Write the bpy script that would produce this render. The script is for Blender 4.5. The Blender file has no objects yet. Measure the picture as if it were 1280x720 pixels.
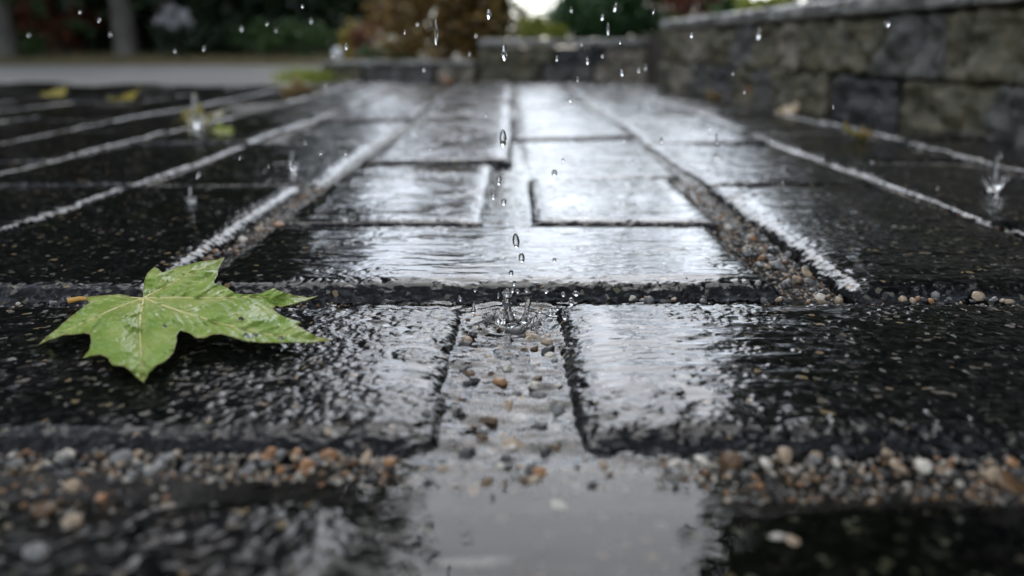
import bpy, bmesh, math, random
import numpy as np
from mathutils import Vector, Matrix, noise as mnoise
from mathutils.geometry import delaunay_2d_cdt

random.seed(11)
RNG = np.random.default_rng(11)
SC = bpy.context.scene
COL = SC.collection
PI = math.pi

# ------------------------------------------------------------------ camera
FPX, H, YH = 1026.0, 0.139, 60.0
TH = math.atan((360 - YH) / FPX)
cam_d = bpy.data.cameras.new('camera')
cam = bpy.data.objects.new('camera', cam_d)
COL.objects.link(cam)
cam.location = (0, 0, H)
cam.rotation_euler = (PI / 2 - TH, 0, 0)
cam_d.sensor_width = 36.0
cam_d.lens = FPX / 1280 * 36
cam_d.clip_start = 0.005
cam_d.clip_end = 3000
cam_d.dof.use_dof = True
cam_d.dof.focus_distance = 0.455
cam_d.dof.aperture_fstop = 4.5
cam_d.dof.aperture_blades = 0
SC.camera = cam
CT, ST = math.cos(TH), math.sin(TH)


def ray(px, py):
    """direction in the world of the sight line through a place of the photograph"""
    a, b = (px - 640) / FPX, (py - 360) / FPX
    return Vector((a, CT - b * ST, -ST - b * CT))


def G(px, py, z=0.0):
    d = ray(px, py)
    t = (z - H) / d.z
    return Vector((d.x * t, d.y * t, z))


def AT(px, py, y):
    d = ray(px, py)
    t = y / d.y
    return Vector((d.x * t, y, H + d.z * t))


# ------------------------------------------------------------------ world and light
W = bpy.data.worlds.new('World')
SC.world = W
W.use_nodes = True
nt = W.node_tree
nt.nodes.clear()
sky = nt.nodes.new('ShaderNodeTexSky')
sky.sky_type = 'NISHITA'
sky.sun_disc = False
SUN_EL, SUN_AZ = math.radians(50), math.radians(4)
sky.sun_elevation = SUN_EL
sky.sun_rotation = SUN_AZ
sky.air_density = 1.0
sky.dust_density = 0.5
hs = nt.nodes.new('ShaderNodeHueSaturation')
hs.inputs['Saturation'].default_value = 0.40
bg = nt.nodes.new('ShaderNodeBackground')
bg.inputs['Strength'].default_value = 0.15
out = nt.nodes.new('ShaderNodeOutputWorld')
nt.links.new(sky.outputs[0], hs.inputs['Color'])
# rain cloud over it: brightest in a band above the horizon, heavier overhead and along the horizon
wt = nt.nodes.new('ShaderNodeTexCoord')
wsep = nt.nodes.new('ShaderNodeSeparateXYZ')
nt.links.new(wt.outputs['Generated'], wsep.inputs[0])
wr = nt.nodes.new('ShaderNodeValToRGB')
we = wr.color_ramp.elements
we[0].position, we[0].color = 0.0, (0.38, 0.38, 0.38, 1)
we[1].position, we[1].color = 0.10, (0.60, 0.60, 0.60, 1)
for wp_, wc in ((0.2, 0.95), (0.3, 1.0), (0.42, 0.85), (0.56, 0.70), (0.75, 0.36), (1.0, 0.30)):
    q = we.new(wp_)
    q.color = (wc, wc, wc, 1)
nt.links.new(wsep.outputs[2], wr.inputs[0])
wn = nt.nodes.new('ShaderNodeTexNoise')
wn.inputs['Scale'].default_value = 3.0
wn.inputs['Detail'].default_value = 5
nt.links.new(wt.outputs['Generated'], wn.inputs['Vector'])
wm = nt.nodes.new('ShaderNodeMapRange')
wm.inputs['From Min'].default_value = 0.3
wm.inputs['From Max'].default_value = 0.7
wm.inputs['To Min'].default_value = 0.8
wm.inputs['To Max'].default_value = 1.2
nt.links.new(wn.outputs[0], wm.inputs[0])
wx1 = nt.nodes.new('ShaderNodeVectorMath')
wx1.operation = 'MULTIPLY'
nt.links.new(hs.outputs[0], wx1.inputs[0])
nt.links.new(wr.outputs[0], wx1.inputs[1])
wx2 = nt.nodes.new('ShaderNodeVectorMath')
wx2.operation = 'SCALE'
nt.links.new(wx1.outputs[0], wx2.inputs[0])
nt.links.new(wm.outputs[0], wx2.inputs['Scale'])
nt.links.new(wx2.outputs[0], bg.inputs[0])
nt.links.new(bg.outputs[0], out.inputs[0])
sd = bpy.data.lights.new('sun', 'SUN')
sd.energy = 0.55
sd.angle = math.radians(60)
sd.color = (1.0, 0.985, 0.965)
so = bpy.data.objects.new('sun', sd)
COL.objects.link(so)
sv = Vector((math.sin(SUN_AZ) * math.cos(SUN_EL), math.cos(SUN_AZ) * math.cos(SUN_EL), math.sin(SUN_EL)))
so.rotation_euler = (-sv).to_track_quat('-Z', 'Y').to_euler()
so.location = (0, 0, 20)

SC.view_settings.view_transform = 'Standard'
SC.view_settings.look = 'None'
SC.view_settings.gamma = 1
SC.view_settings.exposure = 1.8
SC.view_settings.use_curve_mapping = False
SC.render.engine = 'CYCLES'
cy = SC.cycles
cy.max_bounces = 10
cy.diffuse_bounces = 3
cy.glossy_bounces = 4
cy.transmission_bounces = 8
cy.transparent_max_bounces = 10
cy.caustics_reflective = False
cy.caustics_refractive = False
cy.sample_clamp_indirect = 8
cy.use_denoising = True
try:
    cy.denoiser = 'OPENIMAGEDENOISE'
    cy.denoising_input_passes = 'RGB_ALBEDO_NORMAL'
except Exception:
    pass

# ------------------------------------------------------------------ noise in numpy


def _hash(ix, iy, seed):
    h = (ix.astype(np.int64) * 374761393 + iy.astype(np.int64) * 668265263 + seed * 2147483647) & 0xffffffff
    h = ((h ^ (h >> 13)) * 1274126177) & 0xffffffff
    h = ((h ^ (h >> 16)) * 2246822519) & 0xffffffff
    h = h ^ (h >> 15)
    return (h & 0xffffff) / float(0xffffff)


def vn(x, y, seed=0):
    """smooth value noise, -1..1"""
    ix, iy = np.floor(x), np.floor(y)
    fx, fy = x - ix, y - iy
    ix = ix.astype(np.int64)
    iy = iy.astype(np.int64)
    u = fx * fx * fx * (fx * (fx * 6 - 15) + 10)
    v = fy * fy * fy * (fy * (fy * 6 - 15) + 10)
    a, b = _hash(ix, iy, seed), _hash(ix + 1, iy, seed)
    c, d = _hash(ix, iy + 1, seed), _hash(ix + 1, iy + 1, seed)
    return ((a * (1 - u) + b * u) * (1 - v) + (c * (1 - u) + d * u) * v) * 2 - 1


def fbm(x, y, seed=0, oct=4, gain=0.5):
    s, a, n = 0, 1.0, 0
    for k in range(oct):
        s = s + a * vn(x * 2 ** k + 17.3 * k, y * 2 ** k - 9.1 * k, seed + k)
        n += a
        a *= gain
    return s / n


def worley(x, y, seed=0):
    """distance to the nearest of jittered grid points, and a random number per cell"""
    ix, iy = np.floor(x).astype(np.int64), np.floor(y).astype(np.int64)
    best = np.full(x.shape, 9.0)
    cid = np.zeros(x.shape)
    for dx in (-1, 0, 1):
        for dy in (-1, 0, 1):
            jx, jy = ix + dx, iy + dy
            px = jx + _hash(jx, jy, seed)
            py = jy + _hash(jx, jy, seed + 91)
            d = (px - x) ** 2 + (py - y) ** 2
            m = d < best
            best = np.where(m, d, best)
            cid = np.where(m, _hash(jx, jy, seed + 173), cid)
    return np.sqrt(best), cid


def sstep(a, b, x):
    t = np.clip((x - a) / (b - a), 0, 1)
    return t * t * (3 - 2 * t)


# ------------------------------------------------------------------ materials


def mat(name):
    m = bpy.data.materials.new(name)
    m.use_nodes = True
    n = m.node_tree
    n.nodes.clear()
    o = n.nodes.new('ShaderNodeOutputMaterial')
    return m, n, o


def N(n, typ, **kw):
    x = n.nodes.new(typ)
    for k, v in kw.items():
        if k.startswith('i_'):
            key = k[2:].replace('_', ' ')
            x.inputs[key].default_value = v
        else:
            setattr(x, k, v)
    return x


def ramp(n, stops):
    r = n.nodes.new('ShaderNodeValToRGB')
    e = r.color_ramp.elements
    while len(e) > 1:
        e.remove(e[-1])
    e[0].position, e[0].color = stops[0][0], (*stops[0][1], 1)
    for p, c in stops[1:]:
        q = e.new(p)
        q.color = (*c, 1)
    return r


def simple(name, c1, c2, scale=8.0, rough=0.6, bump=0.0, bscale=40.0, spec=0.5, transl=0.0, island=False, bdist=0.01):
    m, n, o = mat(name)
    L = n.links.new
    p = N(n, 'ShaderNodeBsdfPrincipled')
    p.inputs['Roughness'].default_value = rough
    p.inputs['Specular IOR Level'].default_value = spec
    tc = N(n, 'ShaderNodeTexCoord')
    if island:
        g = N(n, 'ShaderNodeNewGeometry')
        r = ramp(n, [(0.0, c1), (1.0, c2)])
        L(g.outputs['Random Per Island'], r.inputs[0])
    else:
        t = N(n, 'ShaderNodeTexNoise')
        t.inputs['Scale'].default_value = scale
        t.inputs['Detail'].default_value = 6
        L(tc.outputs['Object'], t.inputs['Vector'])
        r = ramp(n, [(0.3, c1), (0.7, c2)])
        L(t.outputs[0], r.inputs[0])
    L(r.outputs[0], p.inputs['Base Color'])
    if bump:
        t2 = N(n, 'ShaderNodeTexNoise')
        t2.inputs['Scale'].default_value = bscale
        t2.inputs['Detail'].default_value = 8
        L(tc.outputs['Object'], t2.inputs['Vector'])
        b = N(n, 'ShaderNodeBump')
        b.inputs['Strength'].default_value = bump
        b.inputs['Distance'].default_value = bdist
        L(t2.outputs[0], b.inputs['Height'])
        L(b.outputs[0], p.inputs['Normal'])
    if transl:
        tr = N(n, 'ShaderNodeBsdfTranslucent')
        L(r.outputs[0], tr.inputs[0])
        mx = N(n, 'ShaderNodeMixShader')
        mx.inputs[0].default_value = transl
        L(p.outputs[0], mx.inputs[1])
        L(tr.outputs[0], mx.inputs[2])
        L(mx.outputs[0], o.inputs[0])
    else:
        L(p.outputs[0], o.inputs[0])
    return m


def paver_material(name, far=False):
    m, n, o = mat(name)
    L = n.links.new
    tc = N(n, 'ShaderNodeTexCoord')
    oi = N(n, 'ShaderNodeObjectInfo')
    # aggregate grains of several colours
    vo = N(n, 'ShaderNodeTexVoronoi')
    vo.voronoi_dimensions = '4D'
    vo.inputs['Scale'].default_value = 330
    L(tc.outputs['Object'], vo.inputs['Vector'])
    mul = N(n, 'ShaderNodeMath', operation='MULTIPLY')
    mul.inputs[1].default_value = 57
    L(oi.outputs['Random'], mul.inputs[0])
    L(mul.outputs[0], vo.inputs['W'])
    sp = N(n, 'ShaderNodeSeparateColor')
    L(vo.outputs['Color'], sp.inputs[0])
    gr = ramp(n, [(0.0, (0.005, 0.005, 0.0055)), (0.5, (0.011, 0.0105, 0.0105)), (0.85, (0.019, 0.018, 0.017)),
                  (0.93, (0.04, 0.038, 0.034)), (0.96, (0.11, 0.095, 0.075)), (0.980, (0.17, 0.155, 0.14)), (0.992, (0.20, 0.145, 0.085))])
    gr.color_ramp.interpolation = 'CONSTANT'
    L(sp.outputs[0], gr.inputs[0])
    # large soft change from grain to grain, and mossy stains
    no = N(n, 'ShaderNodeTexNoise')
    no.inputs['Scale'].default_value = 14
    no.inputs['Detail'].default_value = 6
    no.noise_dimensions = '4D'
    L(tc.outputs['Object'], no.inputs['Vector'])
    L(mul.outputs[0], no.inputs['W'])
    mr = ramp(n, [(0.50, (1, 1, 1)), (0.72, (0.88, 1.06, 0.72))])
    L(no.outputs[0], mr.inputs[0])
    mm = N(n, 'ShaderNodeMix', data_type='RGBA', blend_type='MULTIPLY')
    mm.inputs[0].default_value = 1
    L(gr.outputs[0], mm.inputs[6])
    L(mr.outputs[0], mm.inputs[7])
    at = N(n, 'ShaderNodeAttribute')
    at.attribute_name = 'film'
    p = N(n, 'ShaderNodeBsdfPrincipled')
    p.inputs['IOR'].default_value = 1.38
    L(mm.outputs[2], p.inputs['Base Color'])
    rm = N(n, 'ShaderNodeMapRange')
    rm.inputs['To Min'].default_value = 0.20 if far else 0.06
    rm.inputs['To Max'].default_value = 0.06 if far else 0.025
    L(at.outputs['Fac'], rm.inputs['Value'])
    L(rm.outputs[0], p.inputs['Roughness'])
    # fine bumps where stone stands out of the film
    t2 = N(n, 'ShaderNodeTexNoise')
    t2.inputs['Scale'].default_value = 420
    t2.inputs['Detail'].default_value = 4
    L(tc.outputs['Object'], t2.inputs['Vector'])
    inv = N(n, 'ShaderNodeMath', operation='SUBTRACT')
    inv.inputs[0].default_value = 1.0
    L(at.outputs['Fac'], inv.inputs[1])
    b = N(n, 'ShaderNodeBump')
    b.inputs['Distance'].default_value = 0.0005
    L(inv.outputs[0], b.inputs['Strength'])
    L(t2.outputs[0], b.inputs['Height'])
    # ripples on the film
    mp = N(n, 'ShaderNodeMapping')
    mp.inputs['Scale'].default_value = (38, 120, 40) if not far else (22, 60, 30)
    L(tc.outputs['Object'], mp.inputs['Vector'])
    t3 = N(n, 'ShaderNodeTexNoise')
    t3.noise_dimensions = '4D'
    t3.inputs['Scale'].default_value = 1.0
    t3.inputs['Detail'].default_value = 3
    t3.inputs['Distortion'].default_value = 0.6
    L(mp.outputs[0], t3.inputs['Vector'])
    L(mul.outputs[0], t3.inputs['W'])
    b2 = N(n, 'ShaderNodeBump')
    b2.inputs['Distance'].default_value = 0.0007 if not far else 0.0032
    b2.inputs['Strength'].default_value = 0.6
    L(t3.outputs[0], b2.inputs['Height'])
    L(b.outputs[0], b2.inputs['Normal'])
    L(b2.outputs[0], p.inputs['Normal'])
    L(p.outputs[0], o.inputs[0])
    return m


def stone_attr_material(name, rough=0.2):
    """wet pebbles: the colour of each pebble is an attribute, mottled by noise"""
    m, n, o = mat(name)
    L = n.links.new
    at = N(n, 'ShaderNodeAttribute')
    at.attribute_name = 'pebble'
    tc = N(n, 'ShaderNodeTexCoord')
    t = N(n, 'ShaderNodeTexNoise')
    t.inputs['Scale'].default_value = 500
    t.inputs['Detail'].default_value = 5
    L(tc.outputs['Object'], t.inputs['Vector'])
    r = ramp(n, [(0.3, (0.55, 0.52, 0.5)), (0.7, (1.15, 1.15, 1.15))])
    L(t.outputs[0], r.inputs[0])
    mm = N(n, 'ShaderNodeMix', data_type='RGBA', blend_type='MULTIPLY')
    mm.inputs[0].default_value = 1
    L(at.outputs['Color'], mm.inputs[6])
    L(r.outputs[0], mm.inputs[7])
    p = N(n, 'ShaderNodeBsdfPrincipled')
    p.inputs['Roughness'].default_value = rough
    p.inputs['IOR'].default_value = 1.38
    L(mm.outputs[2], p.inputs['Base Color'])
    b = N(n, 'ShaderNodeBump')
    b.inputs['Strength'].default_value = 0.6
    b.inputs['Distance'].default_value = 0.0006
    L(t.outputs[0], b.inputs['Height'])
    L(b.outputs[0], p.inputs['Normal'])
    L(p.outputs[0], o.inputs[0])
    return m


def pebble_material(name, c, rough=0.3):
    m, n, o = mat(name)
    L = n.links.new
    tc = N(n, 'ShaderNodeTexCoord')
    oi = N(n, 'ShaderNodeObjectInfo')
    t = N(n, 'ShaderNodeTexNoise')
    t.noise_dimensions = '4D'
    t.inputs['Scale'].default_value = 1.6
    t.inputs['Detail'].default_value = 7
    t.inputs['Roughness'].default_value = 0.65
    L(tc.outputs['Object'], t.inputs['Vector'])
    mu = N(n, 'ShaderNodeMath', operation='MULTIPLY')
    mu.inputs[1].default_value = 40
    L(oi.outputs['Random'], mu.inputs[0])
    L(mu.outputs[0], t.inputs['W'])
    r = ramp(n, [(0.30, tuple(x * 0.35 for x in c)), (0.5, c), (0.72, tuple(min(.75, x * 1.35 + .02) for x in c))])
    L(t.outputs[0], r.inputs[0])
    p = N(n, 'ShaderNodeBsdfPrincipled')
    p.inputs['Roughness'].default_value = rough
    p.inputs['IOR'].default_value = 1.38
    L(r.outputs[0], p.inputs['Base Color'])
    b = N(n, 'ShaderNodeBump')
    b.inputs['Strength'].default_value = 0.5
    b.inputs['Distance'].default_value = 0.0007
    L(t.outputs[0], b.inputs['Height'])
    L(b.outputs[0], p.inputs['Normal'])
    L(p.outputs[0], o.inputs[0])
    return m


def water_sheet_material(name):
    m, n, o = mat(name)
    L = n.links.new
    tr = N(n, 'ShaderNodeBsdfTransparent')
    tr.inputs[0].default_value = (0.93, 0.95, 0.94, 1)
    gl = N(n, 'ShaderNodeBsdfGlossy')
    gl.inputs['Roughness'].default_value = 0.015
    fr = N(n, 'ShaderNodeFresnel')
    fr.inputs['IOR'].default_value = 1.34
    mx = N(n, 'ShaderNodeMixShader')
    tc = N(n, 'ShaderNodeTexCoord')
    t = N(n, 'ShaderNodeTexNoise')
    t.inputs['Scale'].default_value = 110
    t.inputs['Detail'].default_value = 3
    L(tc.outputs['Object'], t.inputs['Vector'])
    b = N(n, 'ShaderNodeBump')
    b.inputs['Strength'].default_value = 0.10
    b.inputs['Distance'].default_value = 0.0006
    L(t.outputs[0], b.inputs['Height'])
    L(b.outputs[0], gl.inputs['Normal'])
    L(b.outputs[0], fr.inputs['Normal'])
    L(fr.outputs[0], mx.inputs[0])
    L(tr.outputs[0], mx.inputs[1])
    L(gl.outputs[0], mx.inputs[2])
    L(mx.outputs[0], o.inputs[0])
    return m


def drop_material(name):
    m, n, o = mat(name)
    p = N(n, 'ShaderNodeBsdfPrincipled')
    p.inputs['Base Color'].default_value = (1, 1, 1, 1)
    p.inputs['Transmission Weight'].default_value = 1
    p.inputs['Roughness'].default_value = 0.0
    p.inputs['IOR'].default_value = 1.33
    n.links.new(p.outputs[0], o.inputs[0])
    return m


M_PAVER = paver_material('wet_concrete')
M_PAVER_FAR = paver_material('wet_concrete_far', True)
M_GRIT = stone_attr_material('wet_grit')
M_WATER = water_sheet_material('rain_water')
M_DROP = drop_material('drop_water')
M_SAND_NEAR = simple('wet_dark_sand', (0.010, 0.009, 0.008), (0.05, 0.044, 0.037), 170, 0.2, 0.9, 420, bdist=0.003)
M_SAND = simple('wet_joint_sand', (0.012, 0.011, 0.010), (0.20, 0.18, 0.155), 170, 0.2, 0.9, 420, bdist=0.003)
PEB = {
    'grey': pebble_material('grey_pebble', (0.17, 0.165, 0.155)),
    'dark grey': pebble_material('dark_pebble', (0.045, 0.044, 0.043)),
    'tan': pebble_material('tan_pebble', (0.36, 0.27, 0.18)),
    'orange brown': pebble_material('orange_pebble', (0.32, 0.165, 0.075)),
    'cream': pebble_material('cream_pebble', (0.50, 0.455, 0.38)),
    'dark brown': pebble_material('brown_pebble', (0.105, 0.062, 0.03)),
}
PEB_RGB = [(0.20, 0.19, 0.175), (0.07, 0.068, 0.064), (0.33, 0.26, 0.18), (0.28, 0.15, 0.07), (0.46, 0.42, 0.35), (0.14, 0.09, 0.05)]

# ------------------------------------------------------------------ object helpers


def tag(o, label=None, cat=None, group=None, kind=None):
    if label:
        o['label'] = label
    if cat:
        o['category'] = cat
    if group:
        o['group'] = group
    if kind:
        o['kind'] = kind
    return o


def link(name, me, material=None, parent=None, loc=None):
    o = bpy.data.objects.new(name, me)
    COL.objects.link(o)
    if material is not None and len(me.materials) == 0:
        me.materials.append(material)
    if parent is not None:
        o.parent = parent
    if loc is not None:
        o.location = loc
    return o


def empty(name, loc, rz=0):
    o = bpy.data.objects.new(name, None)
    COL.objects.link(o)
    o.empty_display_size = 0.02
    o.location = loc
    o.rotation_euler = (0, 0, rz)
    return o


def np_mesh(name, V, F, smooth=True):
    """V (n,3); F list of (k, m) integer arrays, all of one size m"""
    me = bpy.data.meshes.new(name)
    V = np.asarray(V, dtype=np.float32)
    F = np.asarray(F, dtype=np.int32)
    me.vertices.add(len(V))
    me.vertices.foreach_set('co', V.ravel())
    k = F.shape[1]
    me.loops.add(F.size)
    me.loops.foreach_set('vertex_index', F.ravel())
    me.polygons.add(len(F))
    me.polygons.foreach_set('loop_start', np.arange(0, F.size, k, dtype=np.int32))
    me.polygons.foreach_set('use_smooth', np.full(len(F), smooth, dtype=bool))
    me.update(calc_edges=True)
    return me


def grid_faces(nx, ny):
    i = np.arange(nx * ny).reshape(nx, ny)
    return np.stack([i[:-1, :-1], i[1:, :-1], i[1:, 1:], i[:-1, 1:]], -1).reshape(-1, 4)


def point_attr(me, name, data):
    a = me.attributes.new(name, 'FLOAT', 'POINT')
    a.data.foreach_set('value', np.asarray(data, dtype=np.float32).ravel())


def color_attr(me, name, data):
    a = me.attributes.new(name, 'FLOAT_COLOR', 'POINT')
    d = np.ones((len(data), 4), dtype=np.float32)
    d[:, :3] = data
    a.data.foreach_set('color', d.ravel())


def tube(pts, radii, seg=8, cap=True):
    """V, F of a tube along pts (quads, ends closed by collapsing rings)"""
    pts = [Vector(p) for p in pts]
    rings = []
    n = len(pts)
    up = Vector((0.3, 0.2, 1)).normalized()
    for i, p in enumerate(pts):
        t = (pts[min(i + 1, n - 1)] - pts[max(i - 1, 0)]).normalized()
        a = t.cross(up)
        if a.length < 1e-4:
            a = t.cross(Vector((1, 0, 0)))
        a.normalize()
        b = t.cross(a).normalized()
        rings.append([p + (a * math.cos(2 * PI * k / seg) + b * math.sin(2 * PI * k / seg)) * radii[i] for k in range(seg)])
    if cap:
        rings = [[pts[0]] * seg] + rings + [[pts[-1]] * seg]
    V = [v for r in rings for v in r]
    F = []
    for i in range(len(rings) - 1):
        for k in range(seg):
            F.append((i * seg + k, i * seg + (k + 1) % seg, (i + 1) * seg + (k + 1) % seg, (i + 1) * seg + k))
    return np.array([tuple(v) for v in V]), np.array(F)


class MB:
    """collects quads"""

    def __init__(self):
        self.V, self.F, self.n = [], [], 0

    def add(self, V, F):
        self.V.append(np.asarray(V, dtype=float))
        self.F.append(np.asarray(F) + self.n)
        self.n += len(V)

    def mesh(self, name, smooth=True):
        return np_mesh(name, np.concatenate(self.V), np.concatenate(self.F), smooth)


# ------------------------------------------------------------------ pavers


def axis_roll(L, r, step, skirt):
    """coordinates along one axis of a slab with rolled edges: position, drop, outward slope"""
    top = np.linspace(r, L - r, max(4, int((L - 2 * r) / step) + 1))
    na = max(5, int(r * PI / 2 / step) + 1)
    ang = np.linspace(0, PI / 2, na + 1)[1:]
    ns = max(2, int(skirt / (step * 2)))
    sk = np.linspace(0, skirt, ns + 1)[1:]
    pa, da = r - r * np.sin(ang), r - r * np.cos(ang)
    pos = np.concatenate([np.zeros(ns), pa[::-1], top, L - pa, np.full(ns, L)])
    drop = np.concatenate([r + sk[::-1], da[::-1], np.zeros(len(top)), da, r + sk])
    return pos, drop


def paver_mesh(name, w, d, seed, step=0.0009, r=0.010, film0=0.0, filmf=None, amp=1.0, skirt=0.022, heightf=None, rp=1.0, rx=None, ew=1.0):
    rx = rx or r
    px, dx = axis_roll(w, rx, step, skirt)
    py, dy = axis_roll(d, r, step, skirt)
    X, Y = np.meshgrid(px, py, indexing='ij')
    DX, DY = np.meshgrid(dx, dy, indexing='ij')
    D = np.sqrt(DX ** 2 + DY ** 2)
    D = np.minimum(D, r + skirt)
    Z = -D
    # round the plan corners
    ins = 0.006
    cx, cy_ = w / 2, d / 2
    qx, qy = np.abs(X - cx) - (cx - ins), np.abs(Y - cy_) - (cy_ - ins)
    cor = (qx > 0) & (qy > 0)
    ln = np.sqrt(qx ** 2 + qy ** 2) + 1e-9
    k = np.where(cor & (ln > ins), ins / ln, 1)
    X = np.where(cor, cx + np.sign(X - cx) * (cx - ins + qx * k), X)
    Y = np.where(cor, cy_ + np.sign(Y - cy_) * (cy_ - ins + qy * k), Y)
    # noise coordinates follow the roll so that grain does not smear down the sides
    U = X + np.sign(X - cx) * DX * 0.8 + 3.1 * (seed % 17)
    Vv = Y + np.sign(Y - cy_) * DY * 0.8 + 5.7 * (seed % 13)
    warp = 0.0012
    U2 = U + warp * vn(U * 220, Vv * 220, seed + 5)
    V2 = Vv + warp * vn(U * 220 + 9, Vv * 220, seed + 6)
    f1, c1 = worley(U2 / 0.0062, V2 / 0.0062, seed)
    f2, c2 = worley(U2 / 0.0030, V2 / 0.0030, seed + 31)
    big = np.clip(1 - f1 * 1.25, 0, 1) * (0.25 + c1 * 1.0)
    sml = np.clip(1 - f2 * 1.3, 0, 1) * (0.2 + c2)
    low = fbm(U / 0.035, Vv / 0.035, seed + 50, 4)
    pit = np.clip(fbm(U / 0.011, Vv / 0.011, seed + 70, 3) - 0.15, 0, 1)
    edge = np.clip(np.maximum(DX / rx, DY / r), 0, 1)
    h = amp * (0.0011 * (big - 0.22) + 0.00055 * (sml - 0.25) + 0.0009 * low - 0.0032 * pit + 0.00028 * fbm(U / 0.0016, Vv / 0.0016, seed + 90, 2))
    h = h + edge * amp * (0.0026 * fbm(U / 0.016, Vv / 0.016, seed + 110, 3) + 0.0034 * ew * vn(U / 0.045, Vv / 0.045, seed + 115) - 0.0006)
    inn = np.minimum(np.minimum(X, w - X), np.minimum(Y, d - Y))
    Z = Z - 0.0016 * np.clip(1 - (inn - 0.4 * r) / 0.022, 0, 1) ** 2
    h = h + edge * amp * 0.0011 * (big - 0.2) + 0.0012 * vn(U / 0.12, Vv / 0.12, seed + 140)
    if heightf is not None:
        Z = Z + heightf(X, Y)
    f0 = film0 if filmf is None else filmf(X, Y)
    film = f0 + 0.0005 * fbm(U / 0.05, Vv / 0.03, seed + 200, 3) - 0.0026 * edge ** 1.2 - 0.0011 * np.clip(1 - inn / 0.022, 0, 1) ** 1.5 + 0.0009 * vn(U / 0.12, Vv / 0.12, seed + 140)
    calm = 0.35 + 0.65 * sstep(-0.35, 0.35, vn(U / 0.05, Vv / 0.03, seed + 240))
    rip = calm * rp * (0.00022 * vn(U / 0.022, Vv / 0.0065, seed + 220) + 0.00007 * vn(U / 0.008, Vv / 0.0032, seed + 230))
    film = film + rip
    s = 0.00016
    dd = (h - film) / s
    hf = film + s * np.where(dd > 30, dd, np.log1p(np.exp(np.clip(dd, -40, 30))))
    wet = 1 / (1 + np.exp(np.clip(dd, -40, 40)))
    # displace along the normal of the rolled slab
    P = np.stack([X, Y, Z], -1)
    ga = np.gradient(P, axis=0)
    gb = np.gradient(P, axis=1)
    nn = np.cross(ga, gb)
    nn /= np.linalg.norm(nn, axis=-1, keepdims=True) + 1e-12
    nn[..., 2] += 1e-6
    P = P + nn * hf[..., None]
    me = np_mesh(name, P.reshape(-1, 3), grid_faces(*X.shape))
    point_attr(me, 'film', wet)
    return me


ORD = ['nearest', 'second', 'third', 'fourth', 'fifth', 'sixth', 'seventh', 'eighth', 'ninth', 'tenth', 'eleventh', 'twelfth',
       'thirteenth', 'fourteenth', 'fifteenth', 'sixteenth', 'seventeenth', 'eighteenth', 'nineteenth', 'twentieth']
U0 = random.uniform
GRP = 'wet concrete pavers of the paved ground'
EDGE_L, EDGE_R = -2.5, 0.62


def side_word(cx):
    k = 0
    return k


def place_paver(me, x0, y0, label, dz=0.0, tilt=(0, 0), material=None, rot=False):
    o = link('concrete_paver', me, material)
    o.location = (x0, y0, dz)
    o.rotation_euler = (tilt[0], tilt[1], 0)
    tag(o, label, 'paver', GRP)
    return o


# the near rows, each with its own relief
def film_right(X, Y):
    return 0.00050 - 0.0004 * sstep(0.10, 0.2, X) - 0.0009 * sstep(0.06, 0.0, Y)


def film_row_zero(X, Y):
    gx = X - 0.2
    return -0.0004 + 0.0012 * sstep(-0.06, 0.0, gx) * sstep(0.13, 0.09, gx) + 0.0008 * sstep(0.09, 0.12, gx)


def bowl_row_zero(X, Y):
    gx = X - 0.2
    bump = 0.0048 * sstep(-0.015, -0.065, gx) + 0.0030 * sstep(0.085, 0.13, gx)
    return bump


place_paver(paver_mesh('concrete_paver', 0.40, 0.186, 3, 0.0010, 0.009, filmf=film_row_zero, amp=0.75, heightf=bowl_row_zero), -0.20, 0.0655,
            'nearest wet paver at the bottom of the picture with a sky reflecting puddle', -0.0098, material=M_PAVER)
place_paver(paver_mesh('concrete_paver', 0.39, 0.186, 5, 0.002, 0.009, -0.0003), -0.605, 0.060,
            'nearest row paver just left of the one carrying the puddle', -0.003, material=M_PAVER)
place_paver(paver_mesh('concrete_paver', 0.39, 0.186, 6, 0.002, 0.009, -0.0003), 0.213, 0.060,
            'nearest row paver just right of the one carrying the puddle', -0.003, material=M_PAVER)
Y1, D1 = 0.2705, 0.186
place_paver(paver_mesh('concrete_paver', 0.385, D1, 8, 0.00085, 0.020, -0.0001, amp=0.78, rx=0.010), -0.0277 - 0.385, Y1,
            'rough wet dark paver on which the green maple leaf lies', 0.000, (0.0, 0.004), M_PAVER)
place_paver(paver_mesh('concrete_paver', 0.385, D1, 9, 0.00085, 0.020, filmf=film_right, amp=0.85, rp=1.7, rx=0.010), 0.0245, Y1,
            'smooth wet paver right of the flooded gap with a bright sky reflection', 0.000, (0.0, -0.002), M_PAVER)
place_paver(paver_mesh('concrete_paver', 0.39, D1, 10, 0.002, 0.011, -0.0002), -0.0277 - 0.385 - 0.405, Y1,
            'paver left of the one under the green leaf', 0.0, material=M_PAVER)
Y2, D2 = 0.4705, 0.186
fl2 = lambda X, Y: 0.0008 - 0.0006 * sstep(0.03, 0.0, Y)
place_paver(paver_mesh('concrete_paver', 0.365, D2, 12, 0.0010, 0.013, filmf=fl2, amp=0.9, rp=1.6), -0.200, Y2,
            'middle paver of the third row, a broad white sky reflection behind the splash', 0.0015, (0.002, 0), M_PAVER)
LONG = 0.389
place_paver(paver_mesh('concrete_paver', 0.180, LONG, 14, 0.0012, 0.014, 0.0003, amp=0.85, rx=0.009), -0.219 - 0.180, Y2,
            'long dark mossy paver directly behind the green leaf', 0.0015, (0, 0.002), M_PAVER)
place_paver(paver_mesh('concrete_paver', 0.184, LONG, 15, 0.0012, 0.014, 0.0003, amp=0.85, rx=0.009), 0.205, Y2,
            'long dark paver right of the wide gravel joint', 0.0015, (0, -0.002), M_PAVER)
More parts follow.
